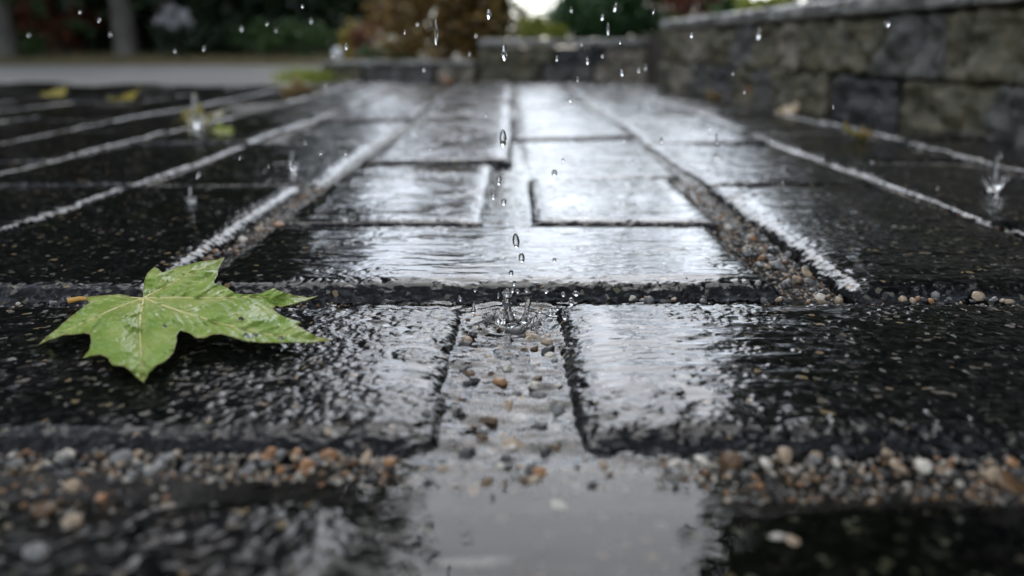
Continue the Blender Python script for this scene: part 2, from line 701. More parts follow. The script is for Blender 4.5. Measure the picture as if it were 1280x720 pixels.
Y3 = 0.668
fl3 = lambda X, Y: 0.0006 + 0 * X
place_paver(paver_mesh('concrete_paver', 0.176, 0.36, 17, 0.0014, 0.010, filmf=fl3, amp=0.95), -0.021 - 0.176, Y3,
            'paver left of the flooded middle joint with brown bush reflections', 0.0, (0, 0.002), M_PAVER)
place_paver(paver_mesh('concrete_paver', 0.162, 0.245, 18, 0.0014, 0.010, filmf=fl3, amp=0.95), 0.015, Y3,
            'short paver right of the flooded middle joint mirroring pale sky', 0.0, (0.001, -0.001), M_PAVER)

# the columns of long pavers behind share a few reliefs
CW_ = 0.1905
FARM = [paver_mesh('concrete_paver', CW_, LONG, 40 + k, 0.0021, 0.012, 0.0004, amp=1.15, skirt=0.012, rp=2.6, rx=0.0065, ew=1.5) for k in range(6)]
HALF = [paver_mesh('concrete_paver', CW_, 0.19, 60 + k, 0.0021, 0.012, 0.0004, amp=1.15, skirt=0.012, rp=2.6, rx=0.0065, ew=1.5) for k in range(2)]
for me in FARM + HALF:
    me.materials.append(M_PAVER_FAR)


def wall_x(y):
    """face of the right retaining wall"""
    return 0.588 + (3.18 - y) * 0.0773


START = {-1: Y3 + 0.369, 0: Y3 + 0.254, 1: Y2 + 0.399, -2: Y2 + 0.399}
NTH = ['', 'first', 'second', 'third', 'fourth', 'fifth', 'sixth', 'seventh', 'eighth', 'ninth', 'tenth', 'eleventh', 'twelfth', 'thirteenth', 'fourteenth']
for c in range(-14, 4):
    x0 = 0.2 * c
    y = START.get(c, 0.47 - (0.2 if c % 2 else 0.0))
    if c >= 2 or c <= -3:
        y = 0.4705 - (0.0 if abs(c) % 2 else 0.0)
        y += 0.0
    k = 1
    first = True
    while y < 3.78:
        ln = LONG
        if first and c not in START and c % 2 == 0:
            ln = 0.19
        xe = wall_x(y + ln)
        if y > 3.15 and x0 < -0.95:
            break
        if x0 + 0.19 > xe - 0.004 and x0 + 0.05 > xe:
            break
        me = random.choice(FARM if ln == LONG else HALF)
        o = link('concrete_paver', me)
        o.location = (x0 + 0.0048 + U0(-.002, .002), y, U0(-0.0022, 0.0016))
        o.rotation_euler = (random.gauss(0, 0.009), random.gauss(0, 0.013), random.gauss(0, 0.006))
        if random.random() < 0.5:
            o.rotation_euler.z += PI
            o.location.x += CW_
            o.location.y += ln
        q = c + 1 if c >= 0 else -c
        tag(o, 'wet long paver, %s in the %s column %s of the middle joint' % (NTH[k], NTH[q], 'right' if c >= 0 else 'left'), 'paver', GRP)
        y += ln + U0(0.010, 0.015)
        k += 1
        first = False

# ------------------------------------------------------------------ ground sheets


def sheet(name, x0, x1, y0, y1, z, material, nx=2, ny=2, zf=None):
    xs, ys = np.linspace(x0, x1, nx), np.linspace(y0, y1, ny)
    X, Yg = np.meshgrid(xs, ys, indexing='ij')
    Z = np.full(X.shape, float(z)) if zf is None else zf(X, Yg)
    o = link(name, np_mesh(name, np.stack([X, Yg, Z], -1).reshape(-1, 3), grid_faces(nx, ny)), material)
    return tag(o, kind='structure')


M_EARTH = simple('earth', (0.035, 0.04, 0.02), (0.07, 0.06, 0.035), 3, 0.8)
M_ROAD = simple('wet_road', (0.32, 0.315, 0.30), (0.42, 0.41, 0.395), 1.4, 0.3, 0.35, 60, bdist=0.004)  # base colour raised to carry the sky sheen of the wet asphalt
M_VERGE = simple('verge_soil', (0.09, 0.085, 0.04), (0.18, 0.15, 0.075), 2.5, 0.8, 0.5, 30, bdist=0.03)
M_SOIL = simple('planting_soil', (0.018, 0.013, 0.01), (0.05, 0.037, 0.026), 20, 0.7, 0.8, 60, bdist=0.02)
sheet('ground', -600, 600, -200, 1500, -0.06, M_EARTH)
jz = lambda X, Yg: -0.0115 + 0.0015 * fbm(X / 0.012, Yg / 0.012, 7, 3) + 0.0055 * sstep(0.62, 0.95, Yg) * (1 - sstep(0.035, 0.022, np.abs(X + 0.003)) * sstep(1.35, 1.25, Yg))
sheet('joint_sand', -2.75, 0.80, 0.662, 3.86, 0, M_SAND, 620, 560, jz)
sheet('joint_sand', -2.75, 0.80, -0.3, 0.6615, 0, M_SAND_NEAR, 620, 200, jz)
sheet('road', -40, -0.82, 3.19, 7.1, -0.004, M_ROAD, 60, 16, lambda X, Yg: -0.004 + 0.003 * vn(X / 0.9, Yg / 0.9, 3) + 0.006 * sstep(3.3, 6, Yg))
sheet('verge', -60, 40, 7.05, 60, 0, M_VERGE, 80, 60, lambda X, Yg: -0.01 + 0.10 * sstep(7.0, 11, Yg) + 0.03 * vn(X / 1.1, Yg / 1.1, 5) * sstep(7.1, 8.5, Yg) + 1.0 * sstep(10.6, 16, Yg) * sstep(-2.4, -3.6, X))

# ------------------------------------------------------------------ pebbles


def pebble_np(seed, sub=3, angular=0.5):
    bm = bmesh.new()
    bmesh.ops.create_icosphere(bm, subdivisions=sub, radius=1.0)
    rs = random.Random(seed)
    sx, sy, sz = rs.uniform(0.8, 1.3), rs.uniform(0.7, 1.05), rs.uniform(0.5, 0.8)
    planes = [(Vector((rs.gauss(0, 1), rs.gauss(0, 1), rs.gauss(0, 1))).normalized(), rs.uniform(0.5, 0.9)) for _ in range(11)]
    off = Vector((rs.uniform(0, 50), rs.uniform(0, 50), rs.uniform(0, 50)))
    for v in bm.verts:
        p = v.co.copy()
        rad = 1.0
        for nrm, d in planes:
            c = p.dot(nrm)
            if c > d:
                rad = min(rad, (d / c) * 0.97 + 0.03)
        rad *= 1 + 0.12 * mnoise.noise(p * 1.7 + off) + 0.05 * mnoise.noise(p * 4 + off)
        p *= rad
        v.co = (p.x * sx, p.y * sy, p.z * sz)
    V = np.array([tuple(v.co) for v in bm.verts])
    F = np.array([[v.index for v in f.verts] for f in bm.faces])
    bm.free()
    return V, F


PV = [pebble_np(100 + k, 3) for k in range(12)]
PVL = [pebble_np(200 + k, 2) for k in range(10)]
PEB_MESH = {}


def pebble(px, py, size, color, label, group, z=-0.004, world=None, k=None, rz=None, flat=1.0):
    k = random.randrange(len(PV)) if k is None else k
    key = (k, color)
    if key not in PEB_MESH:
        me = np_mesh('pebble', PV[k][0], PV[k][1])
        me.materials.append(PEB[color])
        PEB_MESH[key] = me
    o = link('pebble', PEB_MESH[key])
    o.location = world if world is not None else G(px, py, z)
    o.scale = (size, size, size * flat)
    o.rotation_euler = (random.uniform(-0.5, 0.5), random.uniform(-0.5, 0.5), random.uniform(0, 6.28) if rz is None else rz)
    tag(o, label, 'pebble', group)
    return o


# the few that stand out
HERO = [
    (52, 636, 0.0060, 'dark brown', 'large rusty brown stone at the left edge of the nearest gravel joint', 0.7),
    (92, 652, 0.0045, 'tan', 'tan pebble lying right below the large rusty brown stone', 0.8),
    (92, 606, 0.0050, 'tan', 'tan pebble above the large rusty brown stone at left', 0.8),
    (128, 622, 0.0032, 'orange brown', 'small orange pebble right of the tan pebble at the left edge', 0.9),
    (152, 574, 0.0060, 'grey', 'pointed grey and tan stone left in the nearest gravel joint', 1.1),
    (205, 574, 0.0048, 'grey', 'smooth round grey pebble right of the pointed grey stone', 0.9),
    (340, 568, 0.0045, 'orange brown', 'orange pebble standing high in the joint below the leaf paver', 1.0),
    (383, 581, 0.0042, 'orange brown', 'pale orange pebble in front of the dark one in nearest joint', 1.0),
    (412, 571, 0.0048, 'orange brown', 'dark orange pebble right of the pale orange one in nearest joint', 0.9),
    (456, 573, 0.0036, 'tan', 'small tan pebble left of the flooded gap in nearest joint', 1.0),
    (487, 576, 0.0038, 'orange brown', 'bright orange pebble nearest the left corner of the flooded gap', 1.0),
    (598, 534, 0.0085, 'dark brown', 'longish brown stone breaking the water in the flooded gap', 0.55),
    (600, 501, 0.0042, 'tan', 'tan pebble in the water behind the longish brown stone', 0.7),
    (578, 486, 0.0055, 'dark brown', 'flat brown pebble at the left bank of the flooded gap', 0.6),
    (625, 477, 0.0060, 'dark grey', 'dark mossy stone in the middle of the flooded gap', 0.6),
    (672, 476, 0.0058, 'dark grey', 'dark stone at the right bank of the flooded gap', 0.6),
    (674, 529, 0.0040, 'dark brown', 'small brown stone at the right of the flooded gap', 0.7),
    (695, 539, 0.0032, 'tan', 'small orange tan pebble at the right edge of the flooded gap', 0.8),
    (647, 524, 0.0058, 'cream', 'whitish pebble under water in the flooded gap', 0.4),
    (644, 416, 0.0115, 'dark grey', 'large grey stone struck by the water jet', 0.55),
    (618, 432, 0.0042, 'orange brown', 'orange brown pebble in front of the stone under the jet', 0.7),
    (659, 431, 0.0026, 'orange brown', 'tiny round orange pebble right in front of the struck stone', 0.9),
    (598, 398, 0.0062, 'orange brown', 'rusty orange stone behind the splash at left', 0.8),
    (577, 388, 0.0042, 'dark brown', 'brown pebble in the back left corner of the flooded gap', 0.8),
    (676, 406, 0.0055, 'dark brown', 'olive brown stone behind the splash at right', 0.7),
    (696, 396, 0.0030, 'cream', 'small whitish pebble at the back right corner of the flooded gap', 0.9),
    (812, 375, 0.0052, 'grey', 'pale knobbly stone standing behind the smooth right paver', 1.0),
    (982, 570, 0.0050, 'tan', 'bright cream tan pebble in nearest joint at right', 1.1),
    (957, 578, 0.0042, 'cream', 'cream pebble just left of the bright tan one in nearest joint', 1.0),
    (916, 574, 0.0062, 'dark brown', 'rusty brown longish stone in nearest joint right of the puddle', 0.7),
    (880, 577, 0.0042, 'cream', 'cream grey pebble left of the rusty brown longish stone', 0.8),
    (1020, 569, 0.0036, 'tan', 'small tan pebble right of the bright cream tan one', 0.9),
    (1155, 584, 0.0046, 'cream', 'lone white pebble in nearest joint towards the right edge', 0.9),
    (1122, 581, 0.0046, 'tan', 'flat tan pebble left of the lone white pebble', 0.5),
    (1262, 602, 0.0075, 'dark brown', 'flat mossy brown stone at the far right of nearest joint', 0.5),
    (1222, 371, 0.0062, 'tan', 'reddish tan flat stone under the paver edge at far right', 0.6),
    (1170, 369, 0.0042, 'grey', 'upright grey pebble left of the reddish tan flat stone', 1.1),
    (1147, 373, 0.0032, 'orange brown', 'small orange pebble left of the upright grey pebble', 0.9),
    (1128, 374, 0.0040, 'tan', 'tan pebble left of the small orange one behind right paver', 0.9),
    (975, 374, 0.0050, 'tan', 'flat cream tan stone behind the middle of right paver', 0.6),
    (350, 281, 0.0058, 'orange brown', 'bright orange pebble in the left gravel joint behind the leaf', 0.8),
    (305, 300, 0.0062, 'cream', 'pale stone in the left gravel joint nearest the leaf', 0.8),
    (325, 287, 0.0050, 'tan', 'tan pebble between the pale stone and the bright orange one', 0.8),
    (697, 631, 0.0056, 'cream', 'pale pebble under the puddle water in the foreground', 0.35),
    (720, 611, 0.0050, 'cream', 'whitish flat pebble under the puddle close to the joint', 0.35),
    (972, 671, 0.0040, 'cream', 'pale pebble lying on the nearest paver right of the puddle', 0.5),
    (990, 675, 0.0030, 'tan', 'tan chip touching the pale pebble on the nearest paver', 0.5),
    (48, 690, 0.0060, 'grey', 'blurred grey stone in the lower left corner of the picture', 0.6),
]
for (px, py, s, c, lab, fl) in HERO:
    z = -0.004 if abs(px - 640) < 140 else -0.0018
    if py < 545 and 560 < px < 712:
        z = -0.0085
    if px in (697, 720):
        z = -0.0095
    if px in (972, 990):
        z = -0.001
    if py > 600 and px < 130:
        z = -0.0035
    if 360 < py < 380:
        z = -0.0035
    if px == 644:
        z = -0.0062
    if 380 < py < 410 and px != 644:
        z = -0.0085
    z -= 0.0008
    pebble(px, py, s * 0.78, c, lab, 'stones that stand out in the gravel joints', z, flat=fl)

# smaller pebbles one can still count
CW = ['grey'] * 5 + ['dark grey'] * 4 + ['tan'] * 4 + ['orange brown'] * 1 + ['cream'] * 2 + ['dark brown'] * 2
CNT = 0


def scatter(n, xf, yf, zf, smin, smax, where, group):
    global CNT
    for i in range(n):
        x, y = xf(i), yf(i)
        c = random.choice(CW)
        s = random.uniform(smin, smax)
        pebble(0, 0, s, c, 'small wet %s pebble %s' % (c, where), group, world=(x, y, zf(x, y) + s * 0.2), flat=random.uniform(0.7, 1))
        CNT += 1


U = random.uniform
scatter(84, lambda i: U(-0.24, -0.035), lambda i: U(0.2535, 0.2710), lambda x, y: (-0.0030 if x < -0.06 else -0.0068), 0.0013, 0.0032, 'in the gravel joint below the leaf paver', 'pebbles in the joint below the leaf paver')
scatter(34, lambda i: U(0.03, 0.27), lambda i: U(0.2535, 0.2710), lambda x, y: (-0.0034 if x > 0.07 else -0.0068), 0.0013, 0.0032, 'in the gravel joint below the smooth right paver', 'pebbles in the joint below the right paver')
scatter(74, lambda i: U(-0.025, 0.022), lambda i: U(0.25, 0.45), lambda x, y: -0.0076, 0.0016, 0.0044, 'in the flooded gap between two pavers', 'pebbles in the flooded gap')
scatter(50, lambda i: U(0.169, 0.198), lambda i: U(0.462, 0.668), lambda x, y: -0.0035, 0.0022, 0.0045, 'in the wide gravel joint right of the middle paver', 'pebbles in the wide right gravel joint')
scatter(34, lambda i: U(0.07, 0.33), lambda i: U(0.4595, 0.468), lambda x, y: -0.0048, 0.0014, 0.0032, 'in the crack behind the smooth right paver', 'pebbles in the crack behind the right paver')
scatter(18, lambda i: U(-0.220, -0.203), lambda i: U(0.47, 0.67), lambda x, y: -0.005, 0.002, 0.0042, 'in the narrow gravel joint left behind the leaf', 'pebbles in the left gravel joint')
scatter(12, lambda i: U(-0.35, -0.06), lambda i: U(0.4595, 0.466), lambda x, y: -0.0065, 0.0014, 0.003, 'in the dark crack behind the leaf paver', 'pebbles in the crack behind the leaf paver')

scatter(12, lambda i: U(-0.034, 0.036), lambda i: U(0.2535, 0.268), lambda x, y: -0.0066, 0.0012, 0.0028, 'in the wet mouth of the flooded gap', 'pebbles in the mouth of the flooded gap')

# the grit between them, past counting
gv, gf, gc, gn = [], [], [], 0


def grit(n, xf, yf, zf, smin, smax):
    global gn
    for i in range(n):
        x, y = xf(), yf()
        V, F = random.choice(PVL)
        s = random.uniform(smin, smax)
        a = random.uniform(0, 6.28)
        R = np.array(Matrix.Rotation(a, 3, 'Z') @ Matrix.Rotation(random.uniform(-0.6, 0.6), 3, 'X'))
        gv.append(V @ R.T * s + np.array((x, y, zf(x, y) + random.uniform(-0.0008, 0.0012))))
        gf.append(F + gn)
        c = np.array(random.choice(PEB_RGB[:2] + PEB_RGB + PEB_RGB[2:5])) * random.uniform(0.6, 1.2)
        gc.append(np.tile(c, (len(V), 1)))
        gn += len(V)


grit(2200, lambda: U(-0.45, 0.45), lambda: U(0.2515, 0.2725), lambda x, y: -0.0080 + (0.0040 if x < 0 else 0.0022) * min(1, max(0, (abs(x) - 0.04) / 0.03)), 0.0007, 0.0019)
grit(520, lambda: U(0.07, 0.30), lambda: U(0.242, 0.253), lambda x, y: -0.0068 + (0.25 - y) * .12, 0.0006, 0.0015)
grit(260, lambda: random.gauss(-0.19, 0.035), lambda: 0.2515 - abs(random.gauss(0, 0.012)), lambda x, y: -0.0048, 0.0006, 0.0015)
grit(900, lambda: U(-0.027, 0.024), lambda: U(0.255, 0.4695), lambda x, y: -0.0108, 0.0009, 0.0026)
grit(520, lambda: U(-0.45, 0.6), lambda: U(0.457, 0.4695), lambda x, y: -0.0085, 0.0009, 0.0020)
grit(520, lambda: U(0.166, 0.199), lambda: U(0.47, 0.668), lambda x, y: -0.0070, 0.001, 0.0026)
grit(240, lambda: U(-0.221, -0.201), lambda: U(0.47, 0.668), lambda x, y: -0.0080, 0.001, 0.0024)
grit(140, lambda: U(-0.02, 0.014), lambda: U(0.66, 0.87), lambda x, y: -0.0095, 0.001, 0.0026)
grit(260, lambda: U(0.172, 0.205), lambda: U(0.66, 0.93), lambda x, y: -0.0065, 0.001, 0.0028)
grit(220, lambda: U(-0.222, -0.195), lambda: U(0.66, 0.90), lambda x, y: -0.0065, 0.001, 0.0028)
for xx in (-0.6, -0.4, 0.4, 0.6):
    grit(230, lambda: xx + U(-0.008, 0.008), lambda: U(0.5, 1.6), lambda x, y: -0.0065, 0.001, 0.0030)
me = np_mesh('joint_gravel', np.concatenate(gv), np.concatenate(gf))
color_attr(me, 'pebble', np.concatenate(gc))
tag(link('joint_gravel', me, M_GRIT), kind='stuff')

# ------------------------------------------------------------------ water
SPL = G(640, 408, -0.007)


def water_z(X, Yg):
    r = np.sqrt((X - SPL.x) ** 2 + (Yg - SPL.y) ** 2)
    z = -0.0064 + 0.0007 * np.cos(r / 0.0042 * 2 * PI * 0.5) * np.exp(-r / 0.020)
    ch = sstep(0.262, 0.275, Yg)
    z = z + ch * (0.0013 * fbm(X / 0.015, Yg / 0.012, 21, 2) + 0.00016 * fbm(X / 0.006, Yg / 0.004, 23, 2))
    z = z + (1 - ch) * 0.00004 * fbm(X / 0.03, Yg / 0.012, 25, 2)
    return z


sheet('water', -0.11, 0.16, 0.075, 0.4690, 0, M_WATER, 300, 440, water_z)

sheet('water', -0.035, 0.03, 0.60, 1.30, 0, M_WATER, 60, 300, lambda X, Yg: -0.0045 + 0.0003 * fbm(X / 0.012, Yg / 0.008, 27, 3))

DROP_SEG, DROP_R = 16, 11


def drop_np(rx, rz, tail=0.0, seed=0):
    V, F = [], []
    rs = random.Random(seed)
    bend = rs.uniform(-0.15, 0.15)
    for i in range(DROP_R + 1):
        t = i / DROP_R
        a = PI * t
        z = -math.cos(a)
        w = math.sin(a) * (1 - tail * max(0, z) ** 1.0)
        for k in range(DROP_SEG):
            b = 2 * PI * k / DROP_SEG
            V.append((rx * w * math.cos(b) + bend * rx * z * z, rx * w * math.sin(b), rz * z))
    for i in range(DROP_R):
        for k in range(DROP_SEG):
            F.append((i * DROP_SEG + k, i * DROP_SEG + (k + 1) % DROP_SEG, (i + 1) * DROP_SEG + (k + 1) % DROP_SEG, (i + 1) * DROP_SEG + k))
    return np.array(V), np.array(F)


def fused(name, V, F):
    me = np_mesh(name, V, F)
    bm = bmesh.new()
    bm.from_mesh(me)
    bmesh.ops.remove_doubles(bm, verts=bm.verts, dist=1e-7)
    bmesh.ops.recalc_face_normals(bm, faces=bm.faces)
    bm.to_mesh(me)
    bm.free()
    return me


DROPM = [fused('raindrop', *drop_np(1, 1 + 0.35 * k, 0.06 * k, k)) for k in range(5)]
for m_ in DROPM:
    m_.materials.append(M_DROP)


def drop(px, py, yd, wpx, hpx, label, group='raindrops falling through the air', name='raindrop', lean=0.0, lift=0):
    """a drop of wpx by hpx photograph pixels hanging at distance yd"""
    p = AT(px, py, yd)
    dist = (p - Vector((0, 0, H))).length
    if group.startswith('small raindrops'):
        wpx, hpx = wpx * 0.62, hpx * 0.8
    s = dist / FPX
    k = min(4, max(0, int(round((hpx / max(wpx, 0.1) - 1) / 0.5))))
    o = link(name, DROPM[k])
    o.location = p
    base = 1 + 0.35 * k
    o.scale = (wpx * s / 2, wpx * s / 2, hpx * s / 2 / base)
    o.rotation_euler = (random.uniform(-0.1, 0.1), lean, random.uniform(0, 6))
    tag(o, label, 'raindrop' if name == 'raindrop' else 'water droplet', group)
    return o


# drops that can be told apart
drop(645, 301, 0.46, 9, 20, 'largest clear drop falling right above the splash', lean=-0.2)
drop(652, 322, 0.45, 8, 13, 'second clear drop just below the largest one above the splash', lean=0.15)
drop(639, 341, 0.44, 6, 8, 'small clear drop closest above the water jet', lean=0.2)
drop(643, 354, 0.44, 6, 7, 'round clear drop at the paver edge right on top of the jet')
drop(693, 325, 0.46, 5, 5, 'tiny drop right of the falling chain in front of white reflection')
drop(629, 173, 0.52, 9, 22, 'tall bright drop high in the falling chain over the middle joint')
drop(624, 225, 0.50, 7, 13, 'drop over the middle joint halfway down the falling chain')
drop(617, 245, 0.50, 6, 9, 'small drop at the left side of the middle joint')
drop(630, 252, 0.50, 7, 9, 'dark edged drop in the middle of the middle joint')
drop(693, 216, 0.55, 7, 9, 'round glinting drop right of the middle joint')
drop(704, 200, 0.55, 4, 4, 'tiny round drop above the glinting one right of middle joint')
drop(630, 66, 0.50, 7, 20, 'bright white drop in front of the low back wall')
drop(611, 18, 0.52, 6, 12, 'bright drop in front of the brown bush top right')
drop(545, 40, 0.42, 4, 30, 'long faint drop in front of the brown bush')
drop(713, 123, 0.6, 4, 10, 'small bright drop over the pale middle of the paving')
drop(734, 76, 0.6, 4, 9, 'slanted white drop in front of the right half of back wall', lean=-0.25)
drop(777, 91, 0.6, 4, 9, 'slanted white drop at the foot of the back wall, right', lean=-0.35)
drop(769, 9, 0.6, 4, 11, 'slanted white drop before the round shrub at the top edge', lean=-0.3)
drop(760, 36, 0.6, 3, 15, 'thin slanted drop before the middle of the round shrub', lean=-0.1)
drop(753, 22, 0.6, 4, 7, 'short white drop before the middle of the round shrub', lean=-0.2)
drop(433, 58, 0.6, 3, 8, 'bright thin drop at the left end of the dark kerb', lean=-0.1)
drop(864, 44, 0.6, 4, 6, 'white speck drop before the far end of the right wall')
drop(948, 42, 0.8, 5, 14, 'faint upright drop before the right wall cap')
drop(1109, 30, 0.7, 6, 6, 'faint round drop before the dark upper blocks of right wall')
drop(365, 206, 0.62, 6, 12, 'glinting drop over the dark left pavers')
drop(248, 219, 0.62, 4, 9, 'slanted glinting drop over the dark pavers far left', lean=-0.4)
drop(432, 191, 0.6, 3, 7, 'tiny upright drop left of the pale middle reflection')
drop(827, 175, 0.6, 4, 8, 'slanted glinting drop right of the pale middle reflection', lean=-0.3)
drop(896, 173, 0.6, 3, 13, 'long thin slanted drop over the right pavers', lean=-0.2)
drop(935, 306, 0.6, 5, 11, 'white splinter of rain over the third row paver at right', lean=-0.4)
drop(630, 645, 0.24, 6, 16, 'dark upright drop just above the foreground puddle')
drop(636, 700, 0.22, 6, 22, 'dark drop above the puddle at the bottom edge')
back_pts = [(100, 15), (124, 25), (36, 44), (302, 36), (138, 43), (334, 30), (345, 38), (378, 8), (416, 70), (219, 64), (255, 61), (389, 26)]
for (px, py) in back_pts:
    drop(px, py, U(0.55, 0.8), U(3, 4.5), U(4, 9), 'small raindrop glinting before the dark trees at left', 'small raindrops before the dark trees', lean=U(-.4, .2))
for (px, py) in [(522, 30), (506, 40), (595, 44), (587, 67), (530, 87), (407, 106), (714, 12), (727, 55), (775, 53), (817, 14), (798, 87), (807, 84), (722, 99), (753, 70), (696, 73)]:
    drop(px, py, U(0.5, 0.75), U(3, 4.5), U(4, 9), 'small raindrop glinting before the back wall and its bushes', 'small raindrops before the back wall', lean=U(-.35, .1))
for (px, py) in [(916, 92), (930, 115), (1041, 133), (887, 161), (966, 175), (965, 180), (1028, 198), (1090, 203), (1172, 235), (978, 227), (903, 181), (848, 175)]:
    drop(px, py, U(0.55, 0.85), U(2.6, 4), U(3, 7), 'small raindrop glinting over the dark right pavers', 'small raindrops over the right pavers', lean=U(-.4, .2))
for (px, py) in [(521, 167), (538, 185), (381, 178), (400, 192), (402, 192), (336, 208), (300, 197), (98, 300), (780, 175), (791, 202), (608, 143), (370, 218)]:
    drop(px, py, U(0.5, 0.75), U(2.6, 4), U(3, 8), 'small raindrop over the paving left of the middle' if px < 600 else 'small raindrop over the pale paving right of the middle',
         'small raindrops over the paving', lean=U(-.3, .2))

# the splash in the flooded gap
sp = empty('water_splash', (SPL.x, SPL.y, -0.0075))
tag(sp, 'clear jet and crown of rain water thrown up in the flooded gap', 'splash')


def local(px, py, yd):
    return AT(px, py, yd) - Vector(sp.location)


def jet(pts, rad, name='jet', seg=14):
    P, R = [], []
    for i in range(len(pts) - 1):
        for q in range(4):
            t = q / 4
            P.append(pts[i].lerp(pts[i + 1], t))
            R.append(rad[i] * (1 - t) + rad[i + 1] * t)
    P.append(pts[-1])
    R.append(rad[-1])
    V, F = tube(P, R, seg)
    return link(name, fused(name, V, F), M_DROP, sp)


yS = SPL.y
jet([local(641, 410, yS), local(638, 400, yS), local(635, 388, yS), local(633, 378, yS), local(634, 371, yS), local(634, 366, yS), local(634, 361, yS)],
    [0.0055, 0.0028, 0.0019, 0.0025, 0.0021, 0.0030, 0.0009])
jet([local(655, 402, yS + .004), local(658, 391, yS + .004), local(660, 380, yS + .004), local(661, 372, yS + .004)], [0.0026, 0.0013, 0.0018, 0.0007])
jet([local(592, 390, yS + .01), local(592, 384, yS + .01), local(593, 377, yS + .01)], [0.0014, 0.0011, 0.0004])
jet([local(706, 398, yS + .002), local(705, 392, yS + .002), local(704, 387, yS + .002)], [0.0016, 0.0010, 0.0005])
# crown: a ragged low ring of water round the jet
nu, nv = 72, 7
Vc = []
for j in range(nv):
    t = j / (nv - 1)
    for i in range(nu):
        a = 2 * PI * i / nu
        hgt = 0.0050 * (0.6 + 0.9 * vn(np.array([a * 2.3]), np.array([0.5]), 4)[0] + 0.7 * vn(np.array([a * 6.1]), np.array([0.5]), 6)[0])
        hgt *= 0.55 + 0.45 * math.sin(a)
        r = 0.0105 + 0.0030 * t + 0.0028 * vn(np.array([a * 2.3]), np.array([t * 2]), 8)[0]
        Vc.append((r * 1.1 * math.cos(a), r * math.sin(a), hgt * t - 0.0004))
Vc = np.array(Vc)
Fc = []
for j in range(nv - 1):
    for i in range(nu):
        Fc.append((j * nu + i, j * nu + (i + 1) % nu, (j + 1) * nu + (i + 1) % nu, (j + 1) * nu + i))
for q in range(11):
    a = q * 0.571 + U(-.2, .2)
    ca, sa = math.cos(a), math.sin(a)
    hh = U(0.003, 0.0075)
    r0, r1 = 0.0105, 0.0105 + hh * U(.3, .9)
    V, F = tube([(r0 * ca * 1.1, r0 * sa, -.0004), (r0 * 1.12 * ca * 1.1, r0 * 1.12 * sa, hh * .45), (r1 * ca * 1.1, r1 * sa, hh * .8), (r1 * ca * 1.14, r1 * sa * 1.04, hh)], [.0016, .0008, .0006, .0010], 8)
    link('crown_spike', fused('crown_spike', V, F), M_DROP, sp)
cr = link('crown', np_mesh('crown', Vc, np.array(Fc)), M_DROP, sp)
md = cr.modifiers.new('thickness', 'SOLIDIFY')
md.thickness = 0.0007
ld = 'clear droplet flung up by the splash in front of the dark crack'
for (px, py, w, h_) in [(575, 373, 4, 8), (623, 369, 3, 8), (641, 363, 6, 6), (647, 364, 5, 6), (658, 363, 4, 5), (672, 378, 2, 5), (643, 391, 6, 6), (662, 393, 6, 4),
                        (688, 385, 5, 6), (697, 385, 6, 6), (704, 368, 5, 6), (714, 377, 7, 10), (720, 367, 9, 6), (688, 392, 8, 6), (675, 389, 5, 4), (594, 363, 4, 4), (683, 365, 5, 3)]:
    drop(px, py, yS + U(-0.004, 0.012), w, h_, ld, 'droplets flung up round the splash', 'splash_droplet', lean=U(-.4, .4))

# small splashes of single drops far off
SPLS = [(367, 212, 24, 'crown splash on the dark pavers left of the middle joint'), (240, 255, 22, 'thin splash on a dark left paver above the leaf'),
        (1240, 238, 44, 'tall splash column on the right pavers below the wall'), (247, 158, 40, 'faint splash in front of the yellow leaves at left'),
        (895, 200, 18, 'small splash on the right pavers beside the middle reflection'), (935, 312, 14, 'low splash on the third row paver at right')]
for (px, py, hp, lab) in SPLS:
    p = G(px, py, 0.0)
    s = (p - Vector((0, 0, H))).length / FPX
    hh = hp * s
    e = empty('rain_splash', p)
    tag(e, lab, 'splash', 'small splashes of raindrops on the pavers')
    V, F = tube([(0, 0, 0), (hh * .02, 0, hh * .25), (-hh * .03, 0, hh * .55), (hh * .03, 0, hh * .8), (0, 0, hh)], [hh * .20, hh * .07, hh * .05, hh * .08, hh * .02], 10)
    link('jet', fused('jet', V, F), M_DROP, e)
    for q in range(5):
        a = q * 1.256 + U(-.3, .3)
        ca, sa = math.cos(a), math.sin(a)
        V, F = tube([(hh * .1 * ca, hh * .1 * sa, 0), (hh * .2 * ca, hh * .2 * sa, hh * .2), (hh * .34 * ca, hh * .34 * sa, hh * U(.3, .45))], [hh * .07, hh * .04, hh * .045], 8)
        link('crown_spike', fused('crown_spike', V, F), M_DROP, e)

